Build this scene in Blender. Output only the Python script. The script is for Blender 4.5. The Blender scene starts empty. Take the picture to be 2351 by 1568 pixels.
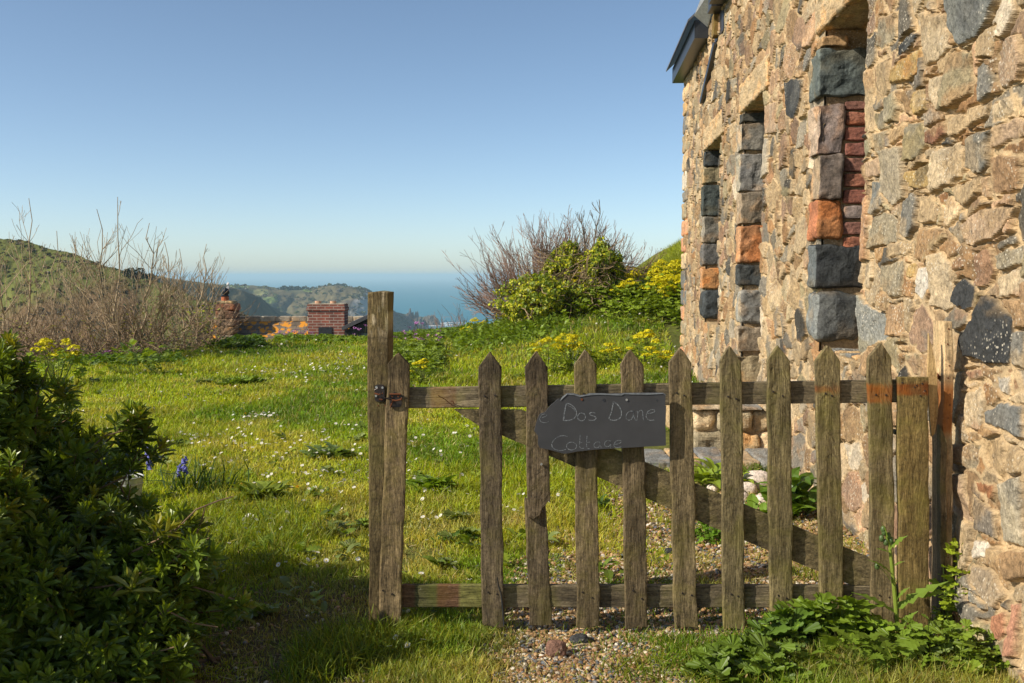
import bpy, math, random
import numpy as np
from math import radians as R

HAZE=0.00021      # air, per metre
# ---------------------------------------------------------------- camera, sky, sun, exposure
S = bpy.context.scene
COL = S.collection
CAMZ = 1.28
PITCH = math.atan(152/2286.)
cam_d = bpy.data.cameras.new("camera")
cam_d.lens = 35.0; cam_d.sensor_width = 36.0
cam_d.clip_start = 0.05; cam_d.clip_end = 80000
cam = bpy.data.objects.new("camera", cam_d); COL.objects.link(cam)
cam.location = (0, 0, CAMZ); cam.rotation_euler = (R(90)-PITCH, 0, 0)
S.camera = cam
SUN_EL = 34.0; SUN_AZ = 68.0          # azimuth: degrees left of straight behind the camera
sdir = np.array([-math.sin(R(SUN_AZ))*math.cos(R(SUN_EL)), -math.cos(R(SUN_AZ))*math.cos(R(SUN_EL)), math.sin(R(SUN_EL))])
w = bpy.data.worlds.new("World"); S.world = w; w.use_nodes = True
wn = w.node_tree
sky = wn.nodes.new("ShaderNodeTexSky"); sky.sky_type = 'NISHITA'; sky.sun_disc = False
sky.sun_elevation = R(SUN_EL); sky.sun_rotation = math.atan2(sdir[0], sdir[1])
sky.air_density = 0.6; sky.dust_density = 0.6; sky.ozone_density = 3.4; sky.altitude = 0
bg = wn.nodes["Background"]; bg.inputs[1].default_value = 0.142
tint = wn.nodes.new("ShaderNodeMix"); tint.data_type = 'RGBA'; tint.blend_type = 'MULTIPLY'; tint.inputs[0].default_value = 1
tint.inputs[7].default_value = (1.13, 1.04, 0.88, 1)      # one even tint over the whole sky: thin spring haze
wn.links.new(sky.outputs[0], tint.inputs[6]); wn.links.new(tint.outputs[2], bg.inputs[0])
sl = bpy.data.lights.new("sun", 'SUN'); sl.energy = 4.9; sl.angle = R(0.5); sl.color = (1.0, 0.915, 0.78)
so = bpy.data.objects.new("sun", sl); COL.objects.link(so)
from mathutils import Vector
so.rotation_euler = Vector(sdir).to_track_quat('Z', 'Y').to_euler(); so.location = (-10, -6, 12)
S.view_settings.view_transform = 'Standard'; S.view_settings.look = 'None'
S.view_settings.exposure = 0.34; S.view_settings.gamma = 1.0
S.render.resolution_x = 1024; S.render.resolution_y = 683

rng = np.random.default_rng(7)
random.seed(7)
cp, sp_ = math.cos(PITCH), math.sin(PITCH)
def ray(px, py):
    a = (px-1175.5)/2286.; b = (784-py)/2286.
    return np.array([a, cp+b*sp_, -sp_+b*cp])
def at(px, py, Y):
    d = ray(px, py); s = Y/d[1]
    return np.array([d[0]*s, Y, CAMZ+d[2]*s])
def topx(P):                      # points -> pixel of the photograph (for tracing fields on hills)
    P = np.asarray(P); x, y, z = P[...,0], P[...,1], P[...,2]-CAMZ
    dep = y*cp - z*sp_; up = y*sp_ + z*cp
    return 1175.5+2286*x/dep, 784-2286*up/dep

# ---------------------------------------------------------------- numpy helpers
def h3(i, j, k, s=0):
    n = (i*374761393 + j*668265263 + k*2147483647 + s*974634777) & 0xffffffff
    n = ((n ^ (n >> 13))*1274126177) & 0xffffffff
    n = ((n ^ (n >> 16))*2246822519) & 0xffffffff
    return ((n ^ (n >> 15)) & 0xffffff)/float(0xffffff)
def vn(p, s=0):
    p = np.asarray(p, dtype=np.float64); i = np.floor(p).astype(np.int64); f = p-i; f = f*f*(3-2*f)
    r = 0
    for dx in (0,1):
        wx = f[...,0] if dx else 1-f[...,0]
        for dy in (0,1):
            wy = f[...,1] if dy else 1-f[...,1]
            for dz in (0,1):
                wz = f[...,2] if dz else 1-f[...,2]
                r = r + wx*wy*wz*h3(i[...,0]+dx, i[...,1]+dy, i[...,2]+dz, s)
    return r
def fbm(p, o=4, s=0, g=0.5):
    p = np.asarray(p, dtype=np.float64); a = 1; t = 0; r = 0
    for k in range(o):
        r = r + a*vn(p*2**k, s+k*17); t += a; a *= g
    return r/t
def n2(x, y, sc, o=3, s=0):
    x, y = np.broadcast_arrays(np.asarray(x, float), np.asarray(y, float))
    return fbm(np.stack([x*sc, y*sc, np.zeros_like(x)+.37], -1), o, s)
def sm(a, b, x):
    t = np.clip((x-a)/(b-a), 0, 1); return t*t*(3-2*t)
def rdg(p,o=4,s=0): return 1-np.abs(fbm(p,o,s)-.5)*4
def nrm(v): return v/np.maximum(np.linalg.norm(v, axis=-1, keepdims=True), 1e-9)
def frames(d, up):
    x = nrm(d); y = nrm(np.cross(up, x)); z = np.cross(x, y)
    return np.stack([x, y, z], -1)
def V3(*a): return np.array(a, float)

class MB:
    def __init__(s): s.V=[]; s.F={3:[],4:[]}; s.C=[]; s.n=0
    def add(s, v, faces, col=None):
        v = np.asarray(v, float).reshape(-1,3)
        if isinstance(faces, dict): fs = faces
        else:
            fs = {3:[f for f in faces if len(f)==3], 4:[f for f in faces if len(f)==4]} if isinstance(faces, list) else {faces.shape[1]: faces}
        for k, f in fs.items():
            if len(f): s.F[k].append(np.asarray(f, np.int64)+s.n)
        c = np.ones((len(v),4))
        if col is not None:
            col = np.asarray(col, float); c[:, :col.shape[-1]] = col
        s.V.append(v); s.C.append(c); s.n += len(v); return s
    def build(s, name, mat, parent=None, origin=None, smooth=False):
        V = np.concatenate(s.V); C = np.concatenate(s.C)
        if origin is None and parent is not None: origin = np.array(parent['_o'])
        if origin is not None: V = V-np.asarray(origin)
        me = bpy.data.meshes.new(name)
        L=[]; st=[]; cur=0
        for k in (3,4):
            if s.F[k]:
                f = np.concatenate(s.F[k]); L.append(f.ravel()); st.append(cur+np.arange(len(f))*k); cur += f.size
        L = np.concatenate(L); st = np.concatenate(st)
        me.vertices.add(len(V)); me.vertices.foreach_set('co', V.astype(np.float32).ravel())
        me.loops.add(len(L)); me.loops.foreach_set('vertex_index', L.astype(np.int32))
        me.polygons.add(len(st)); me.polygons.foreach_set('loop_start', st.astype(np.int32))
        me.update(calc_edges=True)
        me.polygons.foreach_set('use_smooth', np.full(len(st), bool(smooth)))
        a = me.color_attributes.new('col', 'FLOAT_COLOR', 'POINT'); a.data.foreach_set('color', C.astype(np.float32).ravel())
        me.materials.append(mat)
        o = bpy.data.objects.new(name, me); COL.objects.link(o)
        if parent is not None: o.parent = parent
        elif origin is not None: o.location = origin
        o['_o'] = list(map(float, origin)) if origin is not None else [0.,0.,0.]
        return o
def empty(name, loc):
    o = bpy.data.objects.new(name, None); COL.objects.link(o); o.location = loc; o['_o'] = [float(v) for v in loc]; o.empty_display_size = .1
    return o
def tag(o, label=None, cat=None, group=None, kind=None):
    if label: o['label'] = label
    if cat: o['category'] = cat
    if group: o['group'] = group
    if kind: o['kind'] = kind
    return o
def struct(o): o['kind'] = 'structure'; return o

def grid_f(ny, nx):
    a = (np.arange(ny-1)[:,None]*nx+np.arange(nx-1)[None]).ravel()
    return np.stack([a, a+1, a+nx+1, a+nx], -1)
def box(mb, lo, hi, col=None, ax=None, org=None):
    lo = np.asarray(lo, float); hi = np.asarray(hi, float)
    v = np.array([[x,y,z] for x in (0,1) for y in (0,1) for z in (0,1)], float)*(hi-lo)+lo
    if ax is not None: v = v@np.asarray(ax)+(0 if org is None else org)
    f = np.array([[0,1,3,2],[4,6,7,5],[0,4,5,1],[2,3,7,6],[0,2,6,4],[1,5,7,3]])
    mb.add(v, f, None if col is None else np.tile(col,(8,1)))
def hexa(mb, b4, t4, col=None):            # bottom 4 points, top 4 points
    v = np.concatenate([b4, t4]); f = [[3,2,1,0],[4,5,6,7]]+[[i,(i+1)%4,(i+1)%4+4,i+4] for i in range(4)]
    mb.add(v, f, None if col is None else np.tile(col,(8,1)))
def tube(mb, pts, rad, n=6, col=None, cap=True):
    pts = np.asarray(pts, float); m = len(pts); rad = np.broadcast_to(np.asarray(rad, float), (m,))
    t = np.gradient(pts, axis=0); t = nrm(t)
    up = np.where(np.abs(t[:,2:3])>.9, np.array([[1.,0,0]]), np.array([[0,0,1.]]))
    a = nrm(np.cross(t, up)); b = np.cross(t, a)
    th = np.arange(n)*2*math.pi/n
    v = pts[:,None]+rad[:,None,None]*(a[:,None]*np.cos(th)[None,:,None]+b[:,None]*np.sin(th)[None,:,None])
    v = v.reshape(-1,3); f=[]
    for i in range(m-1):
        for j in range(n):
            f.append([i*n+j, i*n+(j+1)%n, (i+1)*n+(j+1)%n, (i+1)*n+j])
    vv = v
    if cap:
        vv = np.concatenate([v, pts[:1], pts[-1:]]); c0=m*n; c1=m*n+1
        for j in range(n):
            f.append([c0, (j+1)%n, j]); f.append([c1, (m-1)*n+j, (m-1)*n+(j+1)%n])
    cc = None
    if col is not None: cc = np.tile(col, (len(vv),1))
    mb.add(vv, f, cc)
def disc(mb, c, axis, r, h, n=12, col=None):
    c = np.asarray(c, float); axis = nrm(np.asarray(axis, float)); tube(mb, [c, c+axis*h*.999], r, n, col)
def inst(mb, T, TF, O, Rm, Sc, col=None, tcol=None):
    N=len(O); k=len(T); Sc=np.asarray(Sc, float)
    if Sc.ndim==1: Sc = Sc[:,None]
    P = T[None]*Sc[:,None,:]
    v = np.einsum('nij,nkj->nki', Rm, P)+O[:,None]
    fs={}
    for kk, f in TF.items():
        f=np.asarray(f); fs[kk] = (f[None]+(np.arange(N)*k)[:,None,None]).reshape(-1, kk)
    c=None
    if col is not None:
        c = np.repeat(col[:,None,:], k, 1)
        if tcol is not None: c = c*tcol[None]
        c = c.reshape(-1, c.shape[-1])
    mb.add(v.reshape(-1,3), fs, c)
def rots(N, tilt=0.3):
    """random spin about z, small random tilt"""
    a = rng.uniform(0, 2*math.pi, N); z = nrm(np.stack([rng.normal(0,tilt,N), rng.normal(0,tilt,N), np.ones(N)], -1))
    x = np.stack([np.cos(a), np.sin(a), np.zeros(N)], -1); x = nrm(x-z*np.sum(x*z,-1,keepdims=True))
    return np.stack([x, np.cross(z,x), z], -1)
def sphere_t(sub=1):
    t=(1+5**.5)/2
    v=[[-1,t,0],[1,t,0],[-1,-t,0],[1,-t,0],[0,-1,t],[0,1,t],[0,-1,-t],[0,1,-t],[t,0,-1],[t,0,1],[-t,0,-1],[-t,0,1]]
    f=[[0,11,5],[0,5,1],[0,1,7],[0,7,10],[0,10,11],[1,5,9],[5,11,4],[11,10,2],[10,7,6],[7,1,8],[3,9,4],[3,4,2],[3,2,6],[3,6,8],[3,8,9],[4,9,5],[2,4,11],[6,2,10],[8,6,7],[9,8,1]]
    v=[np.array(a)/np.linalg.norm(a) for a in v]
    for _ in range(sub):
        nf=[]; mid={}
        def m(a,b):
            k=(min(a,b),max(a,b))
            if k not in mid:
                p=v[a]+v[b]; v.append(p/np.linalg.norm(p)); mid[k]=len(v)-1
            return mid[k]
        for a,b,c in f:
            x,y,z=m(a,b),m(b,c),m(c,a); nf+= [[a,x,z],[b,y,x],[c,z,y],[x,y,z]]
        f=nf
    return np.array(v), np.array(f)

def block(mb, lo, hi, ax, org, r=.02, n=10, amp=.008, seed=0, col=(.3,.3,.3), sc=14, alpha=1., fcol=None):
    """rough rounded stone block; lo/hi in the (ax) frame"""
    lo=np.asarray(lo,float); hi=np.asarray(hi,float); c=(lo+hi)/2; h=(hi-lo)/2; r=min(r, *(h*.9))
    g=np.linspace(-1,1,n+1); g=np.sign(g)*(1-(1-np.abs(g))**1.4)
    A,B=np.meshgrid(g,g); O=np.ones_like(A)
    for k in range(3):
        for sg in (-1,1):
            P=np.zeros(A.shape+(3,)); P[...,k]=sg; P[...,(k+1)%3]=A; P[...,(k+2)%3]=B*sg
            p=(P*h).reshape(-1,3); q=np.clip(p, -(h-r), h-r); d=p-q; d=nrm(d)
            p=q+d*r
            w=c+p
            ns=fbm(w*sc, 4, seed)-.5+.50*(rdg(w*sc*.5,3,seed+3)-.5)-2.2*np.maximum(fbm(w*sc*.8+5,3,seed+8)-.56,0); ns2=vn(w*sc*.45, seed+5)-.5
            p=p+d*((ns*2*amp)+(ns2*.9*amp))[:,None]
            w=c+p
            base_=col if not (fcol is not None and k==2 and sg==1) else fcol
            cc=np.asarray(base_,float)[None]*(.62+.76*fbm((c+p)*16+3, 4, seed+9))[:,None]*(1+np.array([.30,.08,-.12])*sm(.52,.66,fbm((c+p)*9+7,3,seed+12))[:,None])
            cc=np.concatenate([cc, np.full((len(cc),1),alpha)], 1)
            mb.add(w@np.asarray(ax)+org, grid_f(n+1,n+1), cc)

# ---------------------------------------------------------------- materials
def nodes(name):
    m=bpy.data.materials.new(name); m.use_nodes=True; nt=m.node_tree; b=nt.nodes["Principled BSDF"]
    return m, nt, b
def N_(nt, t, **kw):
    n=nt.nodes.new(t)
    for k,v in kw.items(): setattr(n,k,v)
    return n
def noise(nt, scale, detail=4, vec=None, rough=.6, dist=0):
    n=nt.nodes.new("ShaderNodeTexNoise"); n.inputs['Scale'].default_value=scale; n.inputs['Detail'].default_value=detail; n.inputs['Roughness'].default_value=rough; n.inputs['Distortion'].default_value=dist
    if vec is not None: nt.links.new(vec, n.inputs['Vector'])
    return n
def ramp(nt, fac, pts):
    r=nt.nodes.new("ShaderNodeValToRGB"); e=r.color_ramp.elements
    while len(e)<len(pts): e.new(.5)
    for i,(p,c) in enumerate(pts):
        e[i].position=p; e[i].color=(c,c,c,1) if not hasattr(c,'__len__') else (*c,1)
    nt.links.new(fac, r.inputs[0]); return r.outputs[0]
def mix(nt, fac, a, b, mode='MIX'):
    m=nt.nodes.new("ShaderNodeMix"); m.data_type='RGBA'; m.blend_type=mode
    for i,v in ((0,fac),(6,a),(7,b)):
        s=m.inputs[i]
        if hasattr(v,'links'): nt.links.new(v,s)
        elif hasattr(v,'__len__'): s.default_value=(*v,1)[:4]
        else: s.default_value=v if i==0 else (v,v,v,1)
    return m.outputs[2]
def attr(nt): 
    a=nt.nodes.new("ShaderNodeAttribute"); a.attribute_name='col'; return a
def coords(nt, scale=None, kind='Object'):
    t=nt.nodes.new("ShaderNodeTexCoord")
    if scale is None: return t.outputs[kind]
    m=nt.nodes.new("ShaderNodeMapping"); m.inputs['Scale'].default_value=scale; nt.links.new(t.outputs[kind], m.inputs[0]); return m.outputs[0]
def bump(nt, b, h, strength=.5, dist=.01):
    n=nt.nodes.new("ShaderNodeBump"); n.inputs['Strength'].default_value=strength; n.inputs['Distance'].default_value=dist
    nt.links.new(h, n.inputs['Height']); nt.links.new(n.outputs[0], b.inputs['Normal']); return n

def mat_attr(name, rough=.8, spec=.3, nscale=20, lo=.7, hi=1.25, bs=.4, bd=.005, bscale=60, metal=0):
    m,nt,b=nodes(name); a=attr(nt); v=coords(nt)
    n=noise(nt,nscale,5,v); k=ramp(nt,n.outputs[0],[(.3,lo),(.7,hi)])
    nt.links.new(mix(nt,1,a.outputs[0],k,'MULTIPLY'), b.inputs['Base Color'])
    b.inputs['Roughness'].default_value=rough; b.inputs['Specular IOR Level'].default_value=spec; b.inputs['Metallic'].default_value=metal
    n2_=noise(nt,bscale,4,v); bump(nt,b,n2_.outputs[0],bs,bd); return m
def mat_leaf(name, rough=.45, spec=.4, trans=.35, tint=(1.3,1.25,.4)):
    m,nt,b=nodes(name); a=attr(nt)
    nt.links.new(a.outputs[0], b.inputs['Base Color']); b.inputs['Roughness'].default_value=rough; b.inputs['Specular IOR Level'].default_value=spec
    t=N_(nt,"ShaderNodeBsdfTranslucent"); nt.links.new(mix(nt,1,a.outputs[0],tint,'MULTIPLY'), t.inputs[0])
    mx=N_(nt,"ShaderNodeMixShader"); mx.inputs[0].default_value=trans
    nt.links.new(b.outputs[0],mx.inputs[1]); nt.links.new(t.outputs[0],mx.inputs[2]); nt.links.new(mx.outputs[0], nt.nodes["Material Output"].inputs[0]); return m
def mat_stone():
    m,nt,b=nodes('stone'); a=attr(nt); v=coords(nt)
    n=noise(nt,55,5,v,.75); k=ramp(nt,n.outputs[0],[(.3,.5),(.5,1.0),(.72,1.45)])
    nb=noise(nt,9,4,v,.6); kb=ramp(nt,nb.outputs[0],[(.3,(.78,.76,.74)),(.6,(1.12,1.05,.95))])
    ms=ramp(nt,a.outputs['Alpha'],[(.0,1.),(.4,.85),(.5,.30),(.6,.45),(.9,1.)]); c=mix(nt,ms,a.outputs[0],mix(nt,1,a.outputs[0],k,'MULTIPLY')); c=mix(nt,1,c,kb,'MULTIPLY')
    # fine dark pits
    nd=noise(nt,160,3,v,.7); kd=ramp(nt,nd.outputs[0],[(.34,.35),(.44,1.0)]); c=mix(nt,.5,c,mix(nt,1,c,kd,'MULTIPLY'))
    for sc_,wd_,st_ in ((7,.012,.55),(17,.014,.45)):      # fine fracture lines
        nk=noise(nt,sc_,3,v,.55,.8); ck=ramp(nt,nk.outputs[0],[(.5-wd_,1.),(.5,.30),(.5+wd_,1.)]); fk=ramp(nt,a.outputs['Alpha'],[(.0,st_*1.2),(.45,st_),(.55,.05),(.7,st_)]); c=mix(nt,fk,c,mix(nt,1,c,ck,'MULTIPLY'))
    # pale lichen specks in patches
    vo=N_(nt,"ShaderNodeTexVoronoi"); vo.inputs['Scale'].default_value=62; nt.links.new(v,vo.inputs['Vector'])
    spot=ramp(nt,vo.outputs['Distance'],[(.20,1.0),(.30,0.0)])
    pm=ramp(nt,noise(nt,3.2,3,v).outputs[0],[(.47,0.0),(.60,1.0)])
    f=N_(nt,"ShaderNodeMath",operation='MULTIPLY'); nt.links.new(spot,f.inputs[0]); nt.links.new(pm,f.inputs[1])
    f2=N_(nt,"ShaderNodeMath",operation='MULTIPLY'); nt.links.new(ramp(nt,a.outputs['Alpha'],[(.55,0.),(.95,.7)]),f2.inputs[1]); nt.links.new(f.outputs[0],f2.inputs[0])
    c=mix(nt,f2.outputs[0],c,(.62,.56,.44))
    nt.links.new(c,b.inputs['Base Color']); b.inputs['Roughness'].default_value=.88; b.inputs['Specular IOR Level'].default_value=.25
    h1=noise(nt,95,5,v,.75); h2=noise(nt,24,4,v,.6)
    ad=N_(nt,"ShaderNodeMath",operation='MULTIPLY_ADD'); nt.links.new(h2.outputs[0],ad.inputs[0]); ad.inputs[1].default_value=1.6; nt.links.new(h1.outputs[0],ad.inputs[2])
    bump(nt,b,ad.outputs[0],.9,.006); return m
def mat_wood(name, scale, base=(.245,.195,.115), dark=(.090,.070,.042), moss=(.165,.150,.030)):
    m,nt,b=nodes(name); a=attr(nt); v=coords(nt,scale); vu=coords(nt)
    oi=N_(nt,"ShaderNodeObjectInfo")
    off=N_(nt,"ShaderNodeVectorMath",operation='ADD'); nt.links.new(v,off.inputs[0]); nt.links.new(oi.outputs['Random'],off.inputs[1])
    gr=noise(nt,9,6,v,.7,.6); fine=noise(nt,34,4,v,.7); pit=noise(nt,120,4,vu,.7)
    c=mix(nt,ramp(nt,gr.outputs[0],[(.32,0.),(.68,1.)]),dark,base)
    c=mix(nt,.8,c,mix(nt,1,c,ramp(nt,fine.outputs[0],[(.36,.45),(.52,1.),(.7,1.35)]),'MULTIPLY'))
    c=mix(nt,.75,c,mix(nt,1,c,ramp(nt,pit.outputs[0],[(.34,.45),(.5,1.),(.68,1.3)]),'MULTIPLY'))
    blot=noise(nt,7,4,vu,.65); c=mix(nt,ramp(nt,blot.outputs[0],[(.47,0.),(.74,.65)]),c,moss)
    bl2=noise(nt,4,3,vu,.6); c=mix(nt,1,c,ramp(nt,bl2.outputs[0],[(.3,.6),(.7,1.3)]),'MULTIPLY')
    c=mix(nt,1,c,a.outputs[0],'MULTIPLY')
    rs=mix(nt,ramp(nt,blot.outputs[0],[(.3,0.),(.7,1.)]),(.10,.022,.006),(.34,.115,.015))
    inv=N_(nt,"ShaderNodeMath",operation='SUBTRACT'); inv.inputs[0].default_value=1.; nt.links.new(a.outputs['Alpha'],inv.inputs[1])
    c=mix(nt,inv.outputs[0],c,rs)
    lic=noise(nt,60,4,vu,.8); lm=ramp(nt,lic.outputs[0],[(.66,0.),(.71,.55)]); c=mix(nt,lm,c,(.36,.34,.24))
    nt.links.new(c,b.inputs['Base Color']); b.inputs['Roughness'].default_value=.85; b.inputs['Specular IOR Level'].default_value=.25
    ad=N_(nt,"ShaderNodeMath",operation='MULTIPLY_ADD'); nt.links.new(gr.outputs[0],ad.inputs[0]); ad.inputs[1].default_value=1.5; nt.links.new(fine.outputs[0],ad.inputs[2])
    bump(nt,b,ad.outputs[0],.9,.004); return m
def mat_plain(name,c,rough=.5,metal=0,spec=.5,ns=30,var=.25):
    m,nt,b=nodes(name); v=coords(nt); n=noise(nt,ns,4,v)
    nt.links.new(mix(nt,1,c,ramp(nt,n.outputs[0],[(.3,1-var),(.7,1+var)]),'MULTIPLY'),b.inputs['Base Color'])
    b.inputs['Roughness'].default_value=rough; b.inputs['Metallic'].default_value=metal; b.inputs['Specular IOR Level'].default_value=spec
    bump(nt,b,n.outputs[0],.25,.002); return m

M_stone=mat_stone()
M_woodv=mat_wood('weathered_wood_upright',(6,6,.55)); M_woodh=mat_wood('weathered_wood_level',(.55,6,6)); M_woodd=mat_wood('weathered_wood_brace',(1.6,6,3.2))
M_post=mat_wood('sawn_post_wood',(5,5,.8),(.200,.148,.066),(.090,.062,.026),(.190,.165,.040))
M_leaf=mat_leaf('leaf'); M_gloss=mat_leaf('glossy_leaf',.36,.38,.28,(1.5,1.4,.3)); M_grass=mat_leaf('grass_blade',.5,.35,.42,(1.35,1.25,.5))
M_petal=mat_leaf('petal',.6,.2,.25,(1,1,1)); M_bark=mat_attr('bark',.85,.2,30,.7,1.3,.5,.004,80)
M_peb=mat_attr('pebble',.6,.4,70,.7,1.3,.3,.002,120)
M_hill=mat_attr('hill_cover',.95,.1,.05,.62,1.4,1.0,2.0,.12)
M_black=mat_plain('black_gutter_plastic',(.025,.027,.032),.38); M_lead=mat_plain('lead_sheet',(.42,.43,.45),.55,.3)
M_iron=mat_plain('old_iron',(.05,.04,.036),.5,.6); M_rust=mat_plain('rust',(.13,.045,.018),.9,0,.2); M_zinc=mat_plain('screw_metal',(.55,.55,.53),.35,.8)
M_slate=mat_plain('sign_slate',(.046,.047,.050),.7,0,.3,9,.15)
M_chalk=mat_plain('chalk',(.155,.168,.178),.95,0,.1,240,.85)
M_glass=mat_plain('dark_window_glass',(.02,.025,.03),.08,0,.5)
M_frame=mat_plain('window_frame_paint',(.5,.5,.48),.5)
# ---------------------------------------------------------------- terrain
TH=math.atan2(.0658,1.0022); WD=np.array([math.sin(TH),math.cos(TH)]); WR=np.array([math.cos(TH),-math.sin(TH)]); WL=1.397
def wallw(u,v,o):      # o = outwards (towards the lawn)
    u,v,o=np.broadcast_arrays(np.asarray(u,float),v,o)
    q=WL-o
    return np.stack([WD[0]*u+WR[0]*q, WD[1]*u+WR[1]*q, v],-1)
WAX=np.array([[WD[0],WD[1],0],[0,0,1],[-WR[0],-WR[1],0]]); WORG=np.array([WR[0]*WL,WR[1]*WL,0])
def px2wall(px,py):
    d=ray(px,py); s=WL/(d[0]*WR[0]+d[1]*WR[1]); P=d*s
    return P[0]*WD[0]+P[1]*WD[1], CAMZ+P[2]
def yedge(x): return 14.6+4.6*sm(-6.2,-4.6,x)+1.6*sm(-3,-1,x)+9*sm(1.0,3.0,x)
def hgt(x,y):
    x=np.asarray(x,float); y=np.asarray(y,float)
    h=.02*(n2(x,y,1.7,3,3)-.5)+.07*(n2(x,y,.35,2,4)-.5)*sm(3.5,7,y)
    h=h+.14*sm(8,13,y)*sm(-1,3,x)
    h=h+.10*sm(-3.2,-.4,x)*sm(14,20,y)+.62*sm(-1.2,1.4,x)*sm(12.5,19,y)
    h=h+1.0*sm(2.3,4.4,x)*sm(17.5,22.5,y)+.9*sm(3.6,6.5,x)*sm(18,24,y)
    e=np.maximum(y-yedge(x),0)
    h=h-np.minimum(e*.55+.02*e*e*.2, 61.5)-.0*e
    h=h-np.minimum(np.maximum(-y-5,0)*0,0)
    return np.maximum(h,-60.8)
xs=np.unique(np.concatenate([np.linspace(-9,4.5,271),np.linspace(4.5,14,60),np.linspace(-30,-9,50),np.geomspace(14,400,30),-np.geomspace(30,400,25)]))
ys=np.unique(np.concatenate([np.linspace(-14,2,30),np.linspace(2,9,141),np.linspace(9,24,151),np.geomspace(24,330,60)]))
Xg,Yg=np.meshgrid(xs,ys); Zg=hgt(Xg,Yg)
def gravel(x,y):
    w=.10*(n2(x,y,3.5,3,21)-.5)*2
    a=sm(-.16,.10,x+w*1.5-.16*np.maximum(y-4,0))*(1-sm(4.3,5.2,y+w*2+.15*x))*(1-.55*sm(3.9,4.4,y)*sm(.35,.6,n2(x,y,2.2,3,23)))
    b=sm(.35,.7,x+w)*(1-sm(5.8,6.6,y))*.9
    c=sm(.62,.9,x+w)*sm(2,2.9,y)*(1-sm(3.18,3.45,y))   # weedy patch in front, right
    return np.clip(np.maximum(a,b),0,1)*(1-.75*c)
def soil(x,y):
    w=.12*(n2(x,y,2.6,3,33)-.5)*2
    return sm(-1.5,-.95,x+w)*(1-sm(-.52,-.36,x+w))*(1-sm(3.9,4.5,y+w*2))
def lush(x,y):   # darker, taller growth
    return np.clip(n2(x,y,.9,3,51)*1.9-.55,0,1)
gr=gravel(Xg,Yg); sl_=soil(Xg,Yg)
C=np.zeros(Xg.shape+(4,)); C[...,3]=1
base=np.array([.11,.12,.025]); soilc=np.array([.115,.075,.042]); grc=np.array([.22,.155,.085])
C[...,:3]=base*(.7+.6*n2(Xg,Yg,1.3,3,8))[...,None]
C[...,:3]=C[...,:3]*(1-sl_[...,None]*.8)+soilc*sl_[...,None]*.8
C[...,:3]=C[...,:3]*(1-gr[...,None])+grc*gr[...,None]
mb=MB(); mb.add(np.stack([Xg,Yg,Zg],-1), grid_f(len(ys),len(xs)), C.reshape(-1,4))
M_ground=mat_attr('ground_soil',.95,.15,14,.6,1.35,.8,.02,40)
struct(mb.build('ground',M_ground,smooth=True))

# sea
m,nt,b=nodes('sea_water'); v=coords(nt,(1,2.2,1))
n=noise(nt,.02,4,v); c=mix(nt,ramp(nt,n.outputs[0],[(.35,0.),(.65,1.)]),(.010,.130,.185),(.022,.185,.235))
nt.links.new(c,b.inputs['Base Color']); b.inputs['Roughness'].default_value=.45; b.inputs['Specular IOR Level'].default_value=.35
nb_=noise(nt,.09,6,v,.65); bump(nt,b,nb_.outputs[0],.55,3.0); M_sea=m
mb=MB(); xs2=np.linspace(-14000,14000,15); ys2=np.concatenate([[60,200,400],np.geomspace(700,27500,14)])
A,B=np.meshgrid(xs2,ys2); mb.add(np.stack([A,B,np.full_like(A,-60.)],-1),grid_f(len(ys2),len(xs2))); struct(mb.build('sea',M_sea))

# hills: real ridges with a front and a back slope, skyline traced, standing at their own distance
def ridge(name, pts, length, back, colf, seed, rough, base=-61., cols=220, rows=70, power=1.25, gully=.12, fine=.5):
    pts=np.array(pts,float); t=np.linspace(0,1,cols); tt=np.linspace(0,1,len(pts))
    PX=np.interp(t,tt,pts[:,0]); PY=np.interp(t,tt,pts[:,1]); D=np.interp(t,tt,pts[:,2])
    top=np.stack([at(a,b,d) for a,b,d in zip(PX,PY,D)])
    s=np.concatenate([-np.linspace(1,0,16)[:-1], np.linspace(0,1,rows)])
    V=np.zeros((len(s),cols,3))
    for i,q in enumerate(s):
        if q<0: yy=top[:,1]+back*(-q); k=1-(-q)**1.5
        else: yy=top[:,1]-length*q; k=1-q**power
        V[i,:,1]=yy; V[i,:,0]=top[:,0]*(1-.0*q)+(yy-top[:,1])*top[:,0]/top[:,1]*.25
        V[i,:,2]=base+(top[:,2]-base)*np.maximum(k,0)
    sc=1./length*5
    nz=fbm(np.stack([V[...,0]*sc,V[...,1]*sc*.6,V[...,2]*0+seed],-1),5,seed)-.5
    fade=np.clip(np.abs(s),0,.14)[:,None]/.14
    V[...,2]+=nz*rough*2*(.12+.88*fade)
    V[...,2]+=(n2(V[...,0],V[...,1],sc*14,3,seed+7)-.5)*rough*fine*(.25+.75*fade)
    g=np.abs(n2(V[...,0],V[...,1]*.25,sc*2.2,3,seed+2)-.5)*2
    V[...,2]-=(1-g)**3*gully*length*fade*np.sin(np.pi*np.clip(s,0,1))[:,None]
    V[...,2]=np.maximum(V[...,2],base)
    ux,uy=topx(V)
    mb=MB(); mb.add(V,grid_f(len(s),cols),colf(V,ux,uy).reshape(-1,3)); o=mb.build(name,M_hill,smooth=True); struct(o); return V
def inpoly(x,y,poly):
    r=np.zeros(x.shape,bool); j=len(poly)-1
    for i in range(len(poly)):
        xi,yi=poly[i]; xj,yj=poly[j]
        if yi!=yj: r^=((yi>y)!=(yj>y))&(x<(xj-xi)*(y-yi)/(yj-yi)+xi)
        j=i
    return r
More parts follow.
